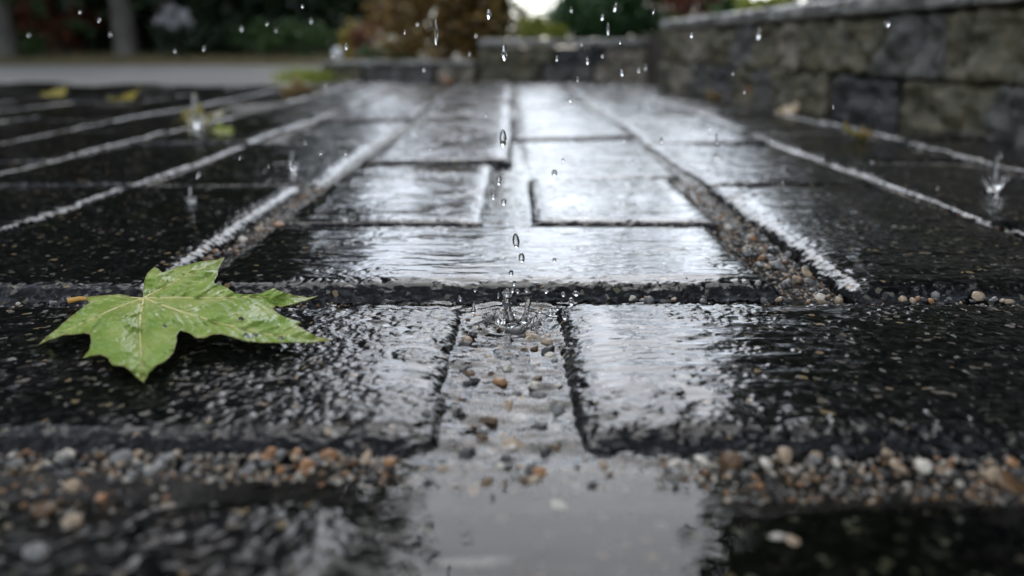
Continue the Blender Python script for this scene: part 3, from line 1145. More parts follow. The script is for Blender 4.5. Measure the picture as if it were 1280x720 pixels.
# ------------------------------------------------------------------ the green maple leaf
OUT = [(470, 215), (468, 185), (472, 140), (485, 105), (518, 78), (535, 90), (550, 103), (575, 92), (610, 80), (650, 72), (690, 60), (740, 52), (780, 50), (810, 38),
       (800, 55), (785, 85), (780, 115), (765, 140), (772, 152), (800, 157), (830, 172), (858, 192), (900, 195), (960, 192), (990, 178), (1020, 168), (1040, 180),
       (1100, 198), (1160, 208), (1205, 200), (1150, 222), (1080, 240), (1045, 248), (1030, 240), (1015, 255), (1035, 275), (1060, 288), (1090, 298), (1135, 312),
       (1120, 325), (1150, 345), (1200, 372), (1265, 385), (1180, 398), (1100, 396), (1050, 396), (960, 398), (900, 390), (850, 375), (800, 360), (760, 362),
       (720, 378), (690, 375), (660, 355), (625, 345), (612, 360), (605, 400), (595, 440), (560, 475), (520, 495), (490, 530), (470, 565), (440, 540), (415, 515),
       (390, 497), (360, 492), (340, 490), (320, 462), (290, 447), (255, 450), (215, 462), (240, 430), (250, 395), (245, 362), (220, 355), (180, 362), (130, 365),
       (80, 385), (28, 405), (60, 375), (110, 335), (150, 298), (200, 260), (240, 230), (225, 205), (300, 198), (370, 195), (410, 205), (450, 218)]
VEINS = [[(470, 215), (455, 290), (455, 400), (470, 555)], [(470, 215), (350, 258), (200, 325), (50, 395)], [(470, 215), (620, 268), (790, 318), (1000, 368), (1220, 384)],
         [(470, 215), (600, 212), (800, 212), (960, 207), (1150, 208)], [(470, 215), (540, 178), (650, 118), (800, 45)], [(470, 215), (400, 208), (330, 202)]]
SECOND = []
rs = random.Random(4)
for vv in VEINS[:5]:
    for i in range(1, len(vv)):
        for t in (0.15, 0.5, 0.85):
            a = Vector(vv[i - 1]).lerp(Vector(vv[i]), t)
            d = (Vector(vv[i]) - Vector(vv[i - 1])).normalized()
            for sgn in (-1, 1):
                nrm = Vector((-d.y, d.x)) * sgn
                e = a + (d * 0.9 + nrm * 0.55) * rs.uniform(60, 105)
                SECOND.append([tuple(a), tuple(e)])
ZC = [((470, 215), .0115), ((518, 78), .0160), ((810, 38), .0125), ((690, 90), .0170), ((765, 140), .0125), ((858, 192), .0110), ((1020, 168), .0120), ((1205, 200), .0035),
      ((1040, 245), .0060), ((1135, 312), .0055), ((1265, 385), .0015), ((1000, 398), .0050), ((800, 360), .0085), ((625, 345), .0080), ((470, 565), .0015), ((340, 490), .0045),
      ((215, 462), .0035), ((245, 362), .0070), ((28, 405), .0015), ((150, 298), .0055), ((240, 230), .0075), ((225, 205), .0070), ((455, 400), .0060), ((780, 270), .0110), ((600, 260), .0110), ((350, 280), .0105)]
ZP = np.array([p for p, z in ZC], float)
ZV = np.array([z for p, z in ZC])


def seg_dist(P, a, b):
    a, b = np.array(a, float), np.array(b, float)
    ab = b - a
    t = np.clip(((P - a) @ ab) / (ab @ ab), 0, 1)
    return np.linalg.norm((P - a - t[:, None] * ab) * np.array((1, 2.2)), axis=1)


def leaf_z(P):
    P = np.atleast_2d(np.asarray(P, float))
    d2 = ((P[:, None, :] - ZP[None]) * np.array((1, 2.0))) ** 2
    w = 1 / (d2.sum(-1) + 600) ** 1.5
    z = (w * ZV).sum(1) / w.sum(1)
    dm = np.full(len(P), 1e9)
    for vv in VEINS:
        for i in range(len(vv) - 1):
            dm = np.minimum(dm, seg_dist(P, vv[i], vv[i + 1]))
    ds = np.full(len(P), 1e9)
    for s_ in SECOND:
        ds = np.minimum(ds, seg_dist(P, *s_))
    blister = 0.0016 * (1 - np.exp(-dm / 28)) + 0.0012 * (1 - np.exp(-ds / 16))
    z = z + blister + 0.0014 * fbm(P[:, 0] / 60, P[:, 1] / 30, 301, 4)
    return z, dm, ds


def leaf_world(P):
    P = np.atleast_2d(np.asarray(P, float))
    z, dm, ds = leaf_z(P)
    res = []
    for (cx, cy_), zz in zip(P, z):
        res.append(tuple(G(40 + cx / 3.368, 310 + cy_ / 3.368, zz)))
    return np.array(res), dm, ds


ol = []
for i in range(len(OUT)):
    a, b = Vector(OUT[i]), Vector(OUT[(i + 1) % len(OUT)])
    n_ = max(1, int((b - a).length / 9))
    nrm = Vector((-(b - a).y, (b - a).x)).normalized()
    for q in range(n_):
        p = a.lerp(b, q / n_)
        if q:
            p += nrm * (1.6 * mnoise.noise(Vector((p.x * .06, p.y * .06, 3))) + 0.5 * math.sin(q * 2.1))
        ol.append(p)
pts = list(ol)
edges = [(i, (i + 1) % len(ol)) for i in range(len(ol))]
for gx in np.arange(20, 1270, 9.0):
    for gy in np.arange(30, 570, 5.5):
        pts.append(Vector((gx + rs.uniform(-1.5, 1.5), gy + rs.uniform(-1, 1))))
vo_, ed_, fa_, *_ = delaunay_2d_cdt(pts, edges, [list(range(len(ol)))], 2, 0.01)
P2 = np.array([tuple(v) for v in vo_])
Wd, dm, ds = leaf_world(P2)
Ff = np.array([f for f in fa_ if len(f) == 3])
used = np.unique(Ff)
remap = np.full(len(P2), -1)
remap[used] = np.arange(len(used))
Ff = remap[Ff]
Wd, dm, ds, P2 = Wd[used], dm[used], ds[used], P2[used]
nz = np.cross(Wd[Ff[0, 1]] - Wd[Ff[0, 0]], Wd[Ff[0, 2]] - Wd[Ff[0, 0]])[2]
if nz < 0:
    Ff = Ff[:, ::-1]
org = np.array(G(40 + 470 / 3.368, 310 + 215 / 3.368, 0.0115))
leaf = empty('maple_leaf', tuple(org))
tag(leaf, 'single green maple leaf lying wet on the rough left paver', 'leaf')


def leaf_material():
    m, n, o = mat('green_leaf')
    L = n.links.new
    tc = N(n, 'ShaderNodeTexCoord')
    t = N(n, 'ShaderNodeTexNoise')
    t.inputs['Scale'].default_value = 42
    t.inputs['Detail'].default_value = 8
    L(tc.outputs['Object'], t.inputs['Vector'])
    r = ramp(n, [(0.24, (0.16, 0.13, 0.03)), (0.30, (0.11, 0.19, 0.03)), (0.36, (0.16, 0.27, 0.035)), (0.5, (0.25, 0.365, 0.07)), (0.72, (0.43, 0.47, 0.15))])
    L(t.outputs[0], r.inputs[0])
    vr = N(n, 'ShaderNodeTexVoronoi')
    vr.feature = 'DISTANCE_TO_EDGE'
    vr.inputs['Scale'].default_value = 300
    L(tc.outputs['Object'], vr.inputs['Vector'])
    vrr = ramp(n, [(0.0, (0.75, 0.75, 0.75)), (0.12, (0, 0, 0))])
    L(vr.outputs['Distance'], vrr.inputs[0])
    net = N(n, 'ShaderNodeMix', data_type='RGBA')
    net.inputs[7].default_value = (0.42, 0.50, 0.16, 1)
    nf = N(n, 'ShaderNodeMath', operation='MULTIPLY')
    nf.inputs[1].default_value = 0.55
    L(vrr.outputs[0], nf.inputs[0])
    L(nf.outputs[0], net.inputs[0])
    L(r.outputs[0], net.inputs[6])
    at = N(n, 'ShaderNodeAttribute')
    at.attribute_name = 'vein'
    mv = N(n, 'ShaderNodeMix', data_type='RGBA')
    mv.inputs[7].default_value = (0.45, 0.50, 0.16, 1)
    L(at.outputs['Fac'], mv.inputs[0])
    L(net.outputs[2], mv.inputs[6])
    ae = N(n, 'ShaderNodeAttribute')
    ae.attribute_name = 'rim'
    me_ = N(n, 'ShaderNodeMix', data_type='RGBA')
    me_.inputs[7].default_value = (0.22, 0.12, 0.035, 1)
    L(ae.outputs['Fac'], me_.inputs[0])
    L(mv.outputs[2], me_.inputs[6])
    p = N(n, 'ShaderNodeBsdfPrincipled')
    L(me_.outputs[2], p.inputs['Base Color'])
    p.inputs['Roughness'].default_value = 0.28
    p.inputs['IOR'].default_value = 1.38
    t2 = N(n, 'ShaderNodeTexNoise')
    t2.inputs['Scale'].default_value = 330
    t2.inputs['Detail'].default_value = 4
    L(tc.outputs['Object'], t2.inputs['Vector'])
    b = N(n, 'ShaderNodeBump')
    b.inputs['Strength'].default_value = 0.8
    b.inputs['Distance'].default_value = 0.0007
    ms = N(n, 'ShaderNodeMath', operation='ADD')
    vm = N(n, 'ShaderNodeMath', operation='MINIMUM')
    vm.inputs[1].default_value = 0.25
    L(vr.outputs['Distance'], vm.inputs[0])
    L(vm.outputs[0], ms.inputs[0])
    L(t2.outputs[0], ms.inputs[1])
    L(ms.outputs[0], b.inputs['Height'])
    L(b.outputs[0], p.inputs['Normal'])
    tr = N(n, 'ShaderNodeBsdfTranslucent')
    L(me_.outputs[2], tr.inputs[0])
    mx = N(n, 'ShaderNodeMixShader')
    mx.inputs[0].default_value = 0.15
    L(p.outputs[0], mx.inputs[1])
    L(tr.outputs[0], mx.inputs[2])
    L(mx.outputs[0], o.inputs[0])
    return m


M_LEAF = leaf_material()
M_VEIN = simple('leaf_vein', (0.52, 0.52, 0.20), (0.58, 0.50, 0.20), 90, 0.35)
M_STEM = simple('leaf_stem', (0.62, 0.24, 0.03), (0.50, 0.30, 0.06), 120, 0.3)
bl = np_mesh('blade', Wd - org, Ff)
point_attr(bl, 'vein', np.exp(-(ds / 5) ** 2) * 0.55 + np.exp(-(dm / 8) ** 2) * 0.5)
OLN = np.array([tuple(p) for p in ol])
de = np.sqrt((((P2[:, None, :] - OLN[None]) * np.array((1, 1.6))) ** 2).sum(-1)).min(1)
point_attr(bl, 'rim', np.exp(-(de / 6) ** 2) * (0.35 + 0.5 * np.clip(vn(P2[:, 0] / 50, P2[:, 1] / 50, 9), 0, 1)))
blade = link('blade', bl, M_LEAF, leaf)
md = blade.modifiers.new('thickness', 'SOLIDIFY')
md.thickness = 0.0004
md.offset = -1
for vi, vv in enumerate(VEINS):
    pp = []
    for i in range(len(vv) - 1):
        for q in range(10):
            t = q / 10
            pp.append((vv[i][0] * (1 - t) + vv[i + 1][0] * t, vv[i][1] * (1 - t) + vv[i + 1][1] * t))
    pp.append(vv[-1])
    wp, _, _ = leaf_world(pp)
    wp = wp - org + np.array((0, 0, 0.00025))
    n_ = len(pp)
    V, F = tube([tuple(p) for p in wp], [0.00085 * (1 - 0.8 * i / n_) * (0.6 if vi == 5 else 1) for i in range(n_)], 8)
    link('vein', np_mesh('vein', V, F), M_VEIN, leaf)
st = [G(40 + cx / 3.368, 310 + cy_ / 3.368, z) for cx, cy_, z in [(470, 216, .0105), (400, 225, .0062), (320, 222, .0050), (250, 214, .0048), (200, 213, .0052), (152, 222, .0045)]]
V, F = tube([tuple(np.array(p) - org) for p in st], [.0009, .0009, .0009, .0010, .0013, .0016], 10)
link('stem', np_mesh('stem', V, F), M_STEM, leaf)
# beads of rain on the leaf
for (cx, cy_, r) in [(905, 372, .0021), (940, 368, .0014), (1052, 385, .0018), (880, 300, .0014), (560, 330, .0012)]:
    p, _, _ = leaf_world([(cx, cy_)])
    o = link('water_bead', DROPM[0])
    o.location = p[0] + np.array((0, 0, r * 0.25))
    o.scale = (r, r, r * 0.55)
    tag(o, 'clear bead of rain water resting on the green leaf', 'water bead', 'beads of water on the green leaf')

# ------------------------------------------------------------------ fallen leaves in the distance


def small_leaf(px, py, size, c, lab, rz=0.0, curl=0.35, tilt=0.2):
    bm = bmesh.new()
    n_ = 34
    ring = []
    for rr_ in (0.0, 0.35, 0.7, 1.0):
        cur = []
        for i in range(n_):
            a = 2 * PI * i / n_
            rad = (0.62 + 0.38 * abs(math.cos(2.5 * a)) ** 1.3) * rr_
            x, y_ = rad * math.cos(a), rad * math.sin(a)
            zz = curl * rad * rad * (0.6 + 0.4 * math.sin(2 * a)) + 0.03 * math.sin(7 * a) * rr_
            cur.append(bm.verts.new((x, y_, zz)))
            if rr_ == 0.0:
                break
        ring.append(cur)
    for i in range(n_):
        bm.faces.new((ring[0][0], ring[1][i], ring[1][(i + 1) % n_]))
        for j in (1, 2):
            bm.faces.new((ring[j][i], ring[j + 1][i], ring[j + 1][(i + 1) % n_], ring[j][(i + 1) % n_]))
    me = bpy.data.meshes.new('blade')
    bm.to_mesh(me)
    bm.free()
    for p in me.polygons:
        p.use_smooth = True
    p = G(px, py, 0.003)
    e = empty('fallen_leaf', p, rz)
    tag(e, lab, 'leaf', 'small fallen leaves lying about the paving')
    e.scale = (size, size, size)
    e.rotation_euler = (tilt, U(-.2, .2), rz)
    m = simple('fallen_leaf', c, tuple(x * 0.6 for x in c), 1.5, 0.35, transl=0.15)
    b = link('blade', me, m, e)
    md = b.modifiers.new('thickness', 'SOLIDIFY')
    md.thickness = 0.012
    V, F = tube([(0, 0, 0.0), (-.5, .05, .03), (-1.1, .12, .06), (-1.35, .1, .1)], [.035, .03, .03, .04], 6)
    link('stem', np_mesh('stem', V, F), m, e)


YEL, ORG, BRN, TAN = (0.42, 0.34, 0.05), (0.40, 0.13, 0.02), (0.12, 0.05, 0.02), (0.46, 0.32, 0.15)
FL = [(246, 150, 0.022, YEL, 'yellow fallen leaf standing on edge among the left pavers', 1.2), (247, 137, 0.020, (0.34, 0.36, 0.04), 'yellow green fallen leaf just behind the upright yellow leaf at left', 1.0),
      (276, 143, 0.014, (0.6, 0.55, 0.4), 'small cream fallen leaf right of the upright yellow leaf', .3), (162, 124, 0.038, YEL, 'dull yellow leaf far left near the road', .3),
      (72, 119, 0.030, YEL, 'faint yellow leaf furthest left near the road', .2), (375, 117, 0.045, TAN, 'tan fallen leaf before the grass tuft at the kerb end', .35),
      (280, 167, 0.016, (0.30, 0.34, 0.04), 'small yellow green leaf right of the two upright leaves', .3),
      (938, 123, 0.032, ORG, 'orange fallen leaf leaning at the foot of the far right wall', 1.0), (986, 139, 0.020, TAN, 'left of two tan leaves at the foot of the right wall', .3),
      (1011, 134, 0.020, TAN, 'right of two tan leaves at the foot of the right wall', .5), (893, 122, 0.024, TAN, 'dull tan leaf left of the orange leaf at the wall foot', .3),
      (1068, 171, 0.020, (0.40, 0.34, 0.06), 'large pale yellow leaf on the pavers before the right wall', .25), (1084, 170, 0.013, TAN, 'small tan leaf touching the pale yellow leaf near the wall', .4),
      (1215, 165, 0.016, YEL, 'yellow leaf at the wall foot towards the right edge', .6), (1241, 162, 0.016, (0.22, 0.24, 0.03), 'olive leaf between yellow and orange leaves at right edge', .6),
      (1270, 168, 0.019, (0.45, 0.2, 0.08), 'orange tan leaf at the right edge below the wall', .5), (1062, 136, 0.022, BRN, 'dark red brown leaf at the foot of the right wall', .4),
      (560, 103, 0.030, ORG, 'brown orange leaf at the foot of the back kerb', .4)]
for (px, py, s, c, lab, t) in FL:
    small_leaf(px, py, s * 1.35, c, lab, U(0, 6), 0.5, max(t, 0.5))

# ------------------------------------------------------------------ stone walls


def rough_block(w, d, h, seed, r=0.014, amp=0.028, step=0.012):
    """a split-faced block, origin at the front lower left corner, front face at y=0; all sides closed"""
    bm = bmesh.new()
    bmesh.ops.create_cube(bm, size=1.0)
    nseg = 20
    bmesh.ops.subdivide_edges(bm, edges=bm.edges[:], cuts=nseg, use_grid_fill=True)
    off = Vector((seed * 3.7, seed * 1.9, seed * 0.7))
    for v in bm.verts:
        x, y_, z = (v.co.x + .5) * w, (v.co.y + .5) * d, (v.co.z + .5) * h
        q = Vector((max(r, min(w - r, x)), max(r, min(d - r, y_)), max(r, min(h - r, z))))
        p = Vector((x, y_, z))
        dl = p - q
        if dl.length > 1e-6:
            nrm = dl.normalized()
            p = q + nrm * r
            nz_ = mnoise.noise(p * 16 + off) * 0.8 + mnoise.noise(p * 38 + off) * 0.6 + mnoise.noise(p * 90 + off) * 0.3
            k = max(0, -nrm.y)
            p += nrm * amp * nz_ * (0.12 + 0.88 * k)
        v.co = p
    me = bpy.data.meshes.new('block')
    bm.to_mesh(me)
    bm.free()
    for p in me.polygons:
        p.use_smooth = True
    return me


BLK = [simple('split_stone_grey', (0.02, 0.0195, 0.018), (0.12, 0.113, 0.10), 22, 0.5, 0.9, 90, bdist=0.006),
       simple('split_stone_tan', (0.06, 0.052, 0.038), (0.28, 0.24, 0.18), 22, 0.5, 0.9, 90, bdist=0.006),
       simple('split_stone_dark', (0.014, 0.014, 0.015), (0.045, 0.043, 0.042), 14, 0.45, 0.7, 90, bdist=0.006),
       simple('split_stone_olive', (0.022, 0.021, 0.011), (0.15, 0.13, 0.08), 22, 0.5, 0.9, 90, bdist=0.006)]
M_CAP = simple('wet_cap_stone', (0.05, 0.049, 0.045), (0.26, 0.25, 0.225), 18, 0.35, 0.6, 80, bdist=0.005)


def wall(name, label, a, b, courses, cap, seed, lens, depth=0.16, capl=0.42, over=0.018, end_cap=True):
    """a straight retaining wall of rough blocks with a cap, its face running from a to b"""
    a, b = Vector(a), Vector(b)
    L = (b - a).length
    ang = math.atan2(b.y - a.y, b.x - a.x)
    root = empty(name, (a.x, a.y, 0), ang)
    tag(root, label, 'wall')
    rs_ = random.Random(seed)
    z = -0.02
    for ci, zt in enumerate(courses):
        s = -rs_.uniform(0, lens[1] * .6)
        while s < L:
            w = rs_.uniform(*lens)
            s0, s1 = max(0, s), min(L, s + w)
            s += w
            if s1 - s0 < 0.04:
                continue
            me = rough_block(s1 - s0 - 0.009, depth, zt - z - 0.004, rs_.uniform(0, 90))
            me.materials.append(rs_.choices(BLK, (4, 3, 2, 4))[0])
            o = link('block', me, None, root)
            o.location = (s0, rs_.uniform(-.004, .004), z)
        z = zt
    if cap:
        s = -rs_.uniform(0, capl * .5)
        while s < L:
            s0, s1 = max(0, s), min(L, s + capl)
            s += capl
            if s1 - s0 < 0.05:
                continue
            me = rough_block(s1 - s0 - 0.004, depth + over, cap - z - 0.002, rs_.uniform(0, 90), 0.010, 0.014)
            me.materials.append(M_CAP)
            o = link('capstone', me, None, root)
            o.location = (s0, -over, z + 0.001)
    return root


def bed(name, pts, z, zb=-0.05):
    bm = bmesh.new()
    lo = [bm.verts.new((x, y_, zb)) for x, y_ in pts]
    hi = [bm.verts.new((x, y_, z)) for x, y_ in pts]
    n_ = len(pts)
    bm.faces.new(hi)
    for i in range(n_):
        bm.faces.new((lo[i], lo[(i + 1) % n_], hi[(i + 1) % n_], hi[i]))
    bmesh.ops.recalc_face_normals(bm, faces=bm.faces)
    me = bpy.data.meshes.new(name)
    bm.to_mesh(me)
    bm.free()
    return tag(link(name, me, M_SOIL), kind='structure')


# the face looks to -x for the right wall: run from far to near
wall('retaining_wall', 'grey and tan split stone retaining wall along the right side of paving', (wall_x(3.30), 3.30), (wall_x(-0.6), -0.6), [0.087, 0.201], 0.238, 5, (0.13, 0.29))
wall('garden_wall', 'low stone wall with a cap closing the paving at the back', (-0.15, 3.84), (1.6, 3.84), [0.075, 0.145], 0.178, 8, (0.2, 0.34))
wall('garden_kerb', 'dark low stone kerb left of the capped back wall', (-0.86, 3.80), (-0.16, 3.80), [0.062], 0.085, 9, (0.25, 0.4), over=0.004)
bed('right_flower_bed', [(wall_x(3.3) + .03, 3.45), (wall_x(-.6) + .15, -.6), (14, -.6), (14, 7), (wall_x(3.3) + .05, 7)], 0.195)
bed('back_flower_bed', [(-0.13, 3.98), (0.72, 3.98), (0.62, 7.0), (-0.13, 7.0)], 0.14)
bed('left_flower_bed', [(-0.84, 3.94), (-0.135, 3.94), (-0.135, 7.0), (-0.84, 7.0)], 0.06)

# ------------------------------------------------------------------ plants


def leaf_cloud(n, centre, radii, size, seed, clumps=40, hollow=0.35, flat=False, zmin=None, droop=0.0):
    """leaf-sized folded faces in clumps through an uneven volume"""
    g = np.random.default_rng(seed)
    c = g.normal(size=(clumps, 3))
    c /= np.linalg.norm(c, axis=1, keepdims=True)
    rad = (hollow + (1 - hollow) * g.random(clumps) ** 0.6)
    c = c * rad[:, None]
    cr_ = g.uniform(0.14, 0.34, clumps)
    idx = g.integers(0, clumps, n)
    off = g.normal(size=(n, 3)) * cr_[idx][:, None] * 0.6
    P = (c[idx] + off) * np.array(radii) + np.array(centre)
    if zmin is not None:
        P = P[P[:, 2] > zmin]
    n = len(P)
    a = g.normal(size=(n, 3))
    a[:, 2] *= 0.6
    a[:, 2] -= droop
    a /= np.linalg.norm(a, axis=1, keepdims=True)
    b = np.cross(a, g.normal(size=(n, 3)))
    b /= np.linalg.norm(b, axis=1, keepdims=True) + 1e-9
    cnm = np.cross(a, b)
    s = size * g.uniform(0.6, 1.35, n)[:, None]
    v0 = P - a * s
    v1 = P + b * s * 0.5 + cnm * s * 0.12
    v2 = P + a * s
    v3 = P - b * s * 0.5 + cnm * s * 0.12
    V = np.stack([v0, v1, v2, v3], 1).reshape(-1, 3)
    k = np.arange(n) * 4
    F = np.stack([np.stack([k, k + 1, k + 2], 1), np.stack([k, k + 2, k + 3], 1)], 1).reshape(-1, 3)
    return V, F


def leafmat(name, c1, c2, tl=0.3):
    return simple(name, c1, c2, rough=0.42, transl=tl, island=True)


M_BARK = simple('bark', (0.045, 0.038, 0.03), (0.11, 0.095, 0.078), 9, 0.75, 0.8, 30, bdist=0.03)
M_PALEBARK = simple('pale_bark', (0.06, 0.055, 0.048), (0.13, 0.12, 0.105), 6, 0.75, 0.6, 30, bdist=0.03)
LM = {
    'dark': leafmat('dark_leaves', (0.008, 0.017, 0.008), (0.032, 0.058, 0.022)),
    'hedge': leafmat('round_shrub_leaves', (0.014, 0.042, 0.014), (0.065, 0.15, 0.045)),
    'green': leafmat('green_leaves', (0.03, 0.065, 0.018), (0.09, 0.15, 0.045)),
    'olive': leafmat('olive_leaves', (0.06, 0.055, 0.015), (0.22, 0.18, 0.05)),
    'brown': leafmat('brown_leaves', (0.06, 0.035, 0.012), (0.34, 0.21, 0.06)),
    'red': leafmat('red_leaves', (0.07, 0.022, 0.014), (0.26, 0.09, 0.05)),
    'lime': leafmat('lime_leaves', (0.12, 0.16, 0.02), (0.42, 0.44, 0.08)),
    'white': leafmat('white_petals', (0.4, 0.4, 0.42), (0.7, 0.7, 0.72), 0.2),
    'yellow': leafmat('yellow_leaves', (0.22, 0.17, 0.02), (0.42, 0.34, 0.07)),
}
GT = 'tall trees round the paving'


def tree(label, x, y_, h, cr_, r, lm, n=9000, size=0.11, base=0.28, seed=0, bark=None, lean=0.0, z0=0.05, name='broadleaf_tree', group=GT):
    e = empty(name, (x, y_, z0))
    tag(e, label, 'tree', group)
    rs_ = random.Random(seed)
    mb = MB()
    top = Vector((lean * h, rs_.uniform(-.2, .2), h * 0.72))
    tp = [Vector((0, 0, -.15)), Vector((0, 0, 0.05)), Vector((lean * h * .1, 0, h * .12)), Vector((lean * h * .35, .05, h * .34)), top]
    V, F = tube(tp, [r * 1.6, r * 1.25, r, r * .75, r * .2], 12)
    mb.add(V, F)
    for k in range(9):
        t = rs_.uniform(0.3, 0.9)
        p0 = tp[2].lerp(top, t)
        a = rs_.uniform(0, 2 * PI)
        ln = cr_ * rs_.uniform(0.5, 0.9)
        p2 = p0 + Vector((math.cos(a) * ln, math.sin(a) * ln, ln * rs_.uniform(.25, .8)))
        p1 = p0.lerp(p2, .5) + Vector((0, 0, ln * .08))
        V, F = tube([p0, p1, p2], [r * .42, r * .26, r * .06], 7)
        mb.add(V, F)
    link('trunk', mb.mesh('trunk'), bark or M_BARK, e)
    ch = h * (1 - base) / 2
    V, F = leaf_cloud(n, (lean * h * .6, 0, h * base + ch), (cr_, cr_, ch), size, seed + 1, 70)
    link('crown', np_mesh('crown', V, F, False), LM[lm], e)
    return e


def shrub(label, x, y_, w, h, lm, n=2500, size=0.035, seed=0, z0=0.0, group=None, name='shrub', clumps=36, cat='shrub', hollow=0.3, lift=0.0):
    e = empty(name, (x, y_, z0))
    tag(e, label, cat, group)
    rs_ = random.Random(seed)
    mb = MB()
    for k in range(6):
        a = rs_.uniform(0, 2 * PI)
        p2 = Vector((math.cos(a) * w * .55, math.sin(a) * w * .55, h * rs_.uniform(.6, .9)))
        V, F = tube([Vector((rs_.uniform(-.1, .1) * w, rs_.uniform(-.1, .1) * w, -0.03)), p2 * .5 + Vector((0, 0, .06 * h)), p2], [w * .035, w * .025, w * .008], 6)
        mb.add(V, F)
    link('stem', mb.mesh('stem'), M_BARK, e)
    V, F = leaf_cloud(n, (0, 0, h * .52 + lift), (w, w, h * .5), size, seed + 5, clumps, hollow, zmin=-0.01)
    link('foliage', np_mesh('foliage', V, F, False), LM[lm], e)
    return e


# left of the sky gap
def X_at(px, y_):
    return (px - 640) / FPX * y_ * 1.0 / CT * (CT * CT + ST * ST) if False else AT(px, 60, y_).x


tree('grey trunked tree behind the verge, its trunk left of the white blooms', X_at(158, 9.0), 9.0, 9.0, 2.4, 0.10, 'dark', 14000, 0.13, 0.12, 21, M_PALEBARK)
tree('pale trunked tree cut by the left edge of the picture', X_at(4, 8.6), 8.6, 9.0, 2.5, 0.12, 'dark', 14000, 0.13, 0.12, 22, M_PALEBARK)
tree('dark tree behind the hedge at the left of the sky gap', -4.2, 12.5, 11.0, 2.0, 0.15, 'dark', 11000, 0.13, 0.1, 23)
tree('dark tree standing between the two pale trunks further back', -7.2, 13.0, 11.0, 2.6, 0.16, 'dark', 11000, 0.13, 0.1, 24)
tree('dark tree furthest left beyond the verge', -11.0, 12.0, 8.5, 3.0, 0.16, 'dark', 11000, 0.13, 0.1, 25)
tree('slanting pale tree above the white blooms', X_at(205, 9.6), 9.6, 5.0, 1.3, 0.07, 'green', 4000, 0.1, 0.35, 26, M_PALEBARK, 0.05)
tree('tree left of the picture across the road', -12.5, 6.5, 9.0, 3.0, 0.16, 'dark', 9000, 0.13, 0.1, 27)
# right of it
tree('dark tree behind the round shrub and the far end of right wall', 4.55, 9.5, 9.5, 2.2, 0.14, 'dark', 11000, 0.12, 0.08, 31)
tree('dark tree above the middle of the right wall', 3.35, 5.8, 7.4, 1.8, 0.12, 'green', 11000, 0.10, 0.08, 32)
tree('dark tree above the near end of the right wall', 3.7, 3.2, 6.5, 1.9, 0.12, 'dark', 11000, 0.10, 0.08, 33)
tree('tall dark tree furthest right behind the others', 7.5, 8.0, 10.0, 2.6, 0.15, 'dark', 10000, 0.12, 0.08, 34)
tree('dark tree right of the picture behind the wall', 4.0, 0.8, 7.0, 1.9, 0.13, 'dark', 9000, 0.11, 0.08, 35)

GH = 'dark hedge shrubs behind the verge'
hx = [(-8.6, 'dark hedge shrub at the very left behind the pale trunk'), (-7.3, 'dark hedge shrub right of the leftmost pale trunk'), (-4.95, 'dark hedge shrub between red bush and grey trunk'),
      (-3.6, 'dark hedge shrub right of the grey trunk'), (-2.55, 'dark hedge shrub at the right end of the hedge')]
for i, (x, lab) in enumerate(hx):
    shrub(lab, x + .1, 10.4, 0.95, 2.0, 'dark', 9000, 0.07, 50 + i, 0.05, GH)
shrub('reddish brown shrub at left between the pale trunks', X_at(78, 9.4), 9.4, 0.42, 0.75, 'red', 1800, 0.04, 60, 0.1)
shrub('low green plant at the foot of the leftmost hedge', X_at(32, 8.8), 8.8, 0.2, 0.26, 'green', 700, 0.03, 61, 0.03)
shrub('dark green shrub under the hedge right of the white blooms', X_at(275, 9.2), 9.2, 0.45, 0.42, 'dark', 1700, 0.035, 62, 0.07)
shrub('mid green shrub near the right end of the hedge', X_at(370, 8.8), 8.8, 0.38, 0.34, 'green', 1500, 0.03, 63, 0.05)
shrub('greyish green shrub under the hedge beside the mid green one', X_at(318, 9.0), 9.0, 0.25, 0.36, 'green', 900, 0.03, 64, 0.06)
# shrub with pale blooms
e = shrub('shrub with pale white blooms right of the grey trunk', X_at(222, 8.9), 8.9, 0.25, 0.40, 'dark', 900, 0.03, 66, 0.06, name='flowering_shrub')
for (dx, dz, r_) in [(0.06, 0.40, .10), (-0.07, 0.33, .07), (0.16, 0.31, .07), (0.0, 0.28, .06)]:
    V, F = leaf_cloud(420, (dx, -.12, dz), (r_, r_, r_ * .8), 0.022, int(1000 * r_ + 100 * dx), 14, 0.5)
    link('bloom', np_mesh('bloom', V, F, False), LM['white'], e)

# behind the kerb and the back wall
shrub('brown autumn bush behind the low back kerb', X_at(556, 5.0), 5.0, 0.38, 0.90, 'brown', 5200, 0.028, 70, 0.03, hollow=0.2, clumps=50)
tree('added slender tree behind the brown autumn bush, breaking up the sky reflection', X_at(586, 8.5), 8.5, 3.6, 0.5, 0.035, 'olive', 260, 0.07, 0.2, 130, z0=0.05, group='slender trees added in the gap to break the reflection')  # added sparse tree, puts dark specks into the bright paving reflection
tree('added slender tree behind the dense round shrub, breaking up the sky reflection', X_at(800, 8.0), 8.0, 3.4, 0.5, 0.035, 'green', 300, 0.07, 0.2, 131, z0=0.05, group='slender trees added in the gap to break the reflection')  # second added tree, breaks the reflected sky on the right
shrub('olive brown bush leaning against the brown autumn bush', X_at(612, 5.2), 5.2, 0.26, 0.50, 'olive', 2400, 0.026, 71, 0.03)
shrub('dense round dark green shrub behind the capped back wall', X_at(767, 4.6), 4.6, 0.29, 0.36, 'hedge', 9000, 0.020, 72, 0.135, hollow=0.1, clumps=70)
shrub('yellow green plant between brown bush and round shrub', X_at(672, 4.7), 4.7, 0.10, 0.17, 'lime', 700, 0.018, 73, 0.13)
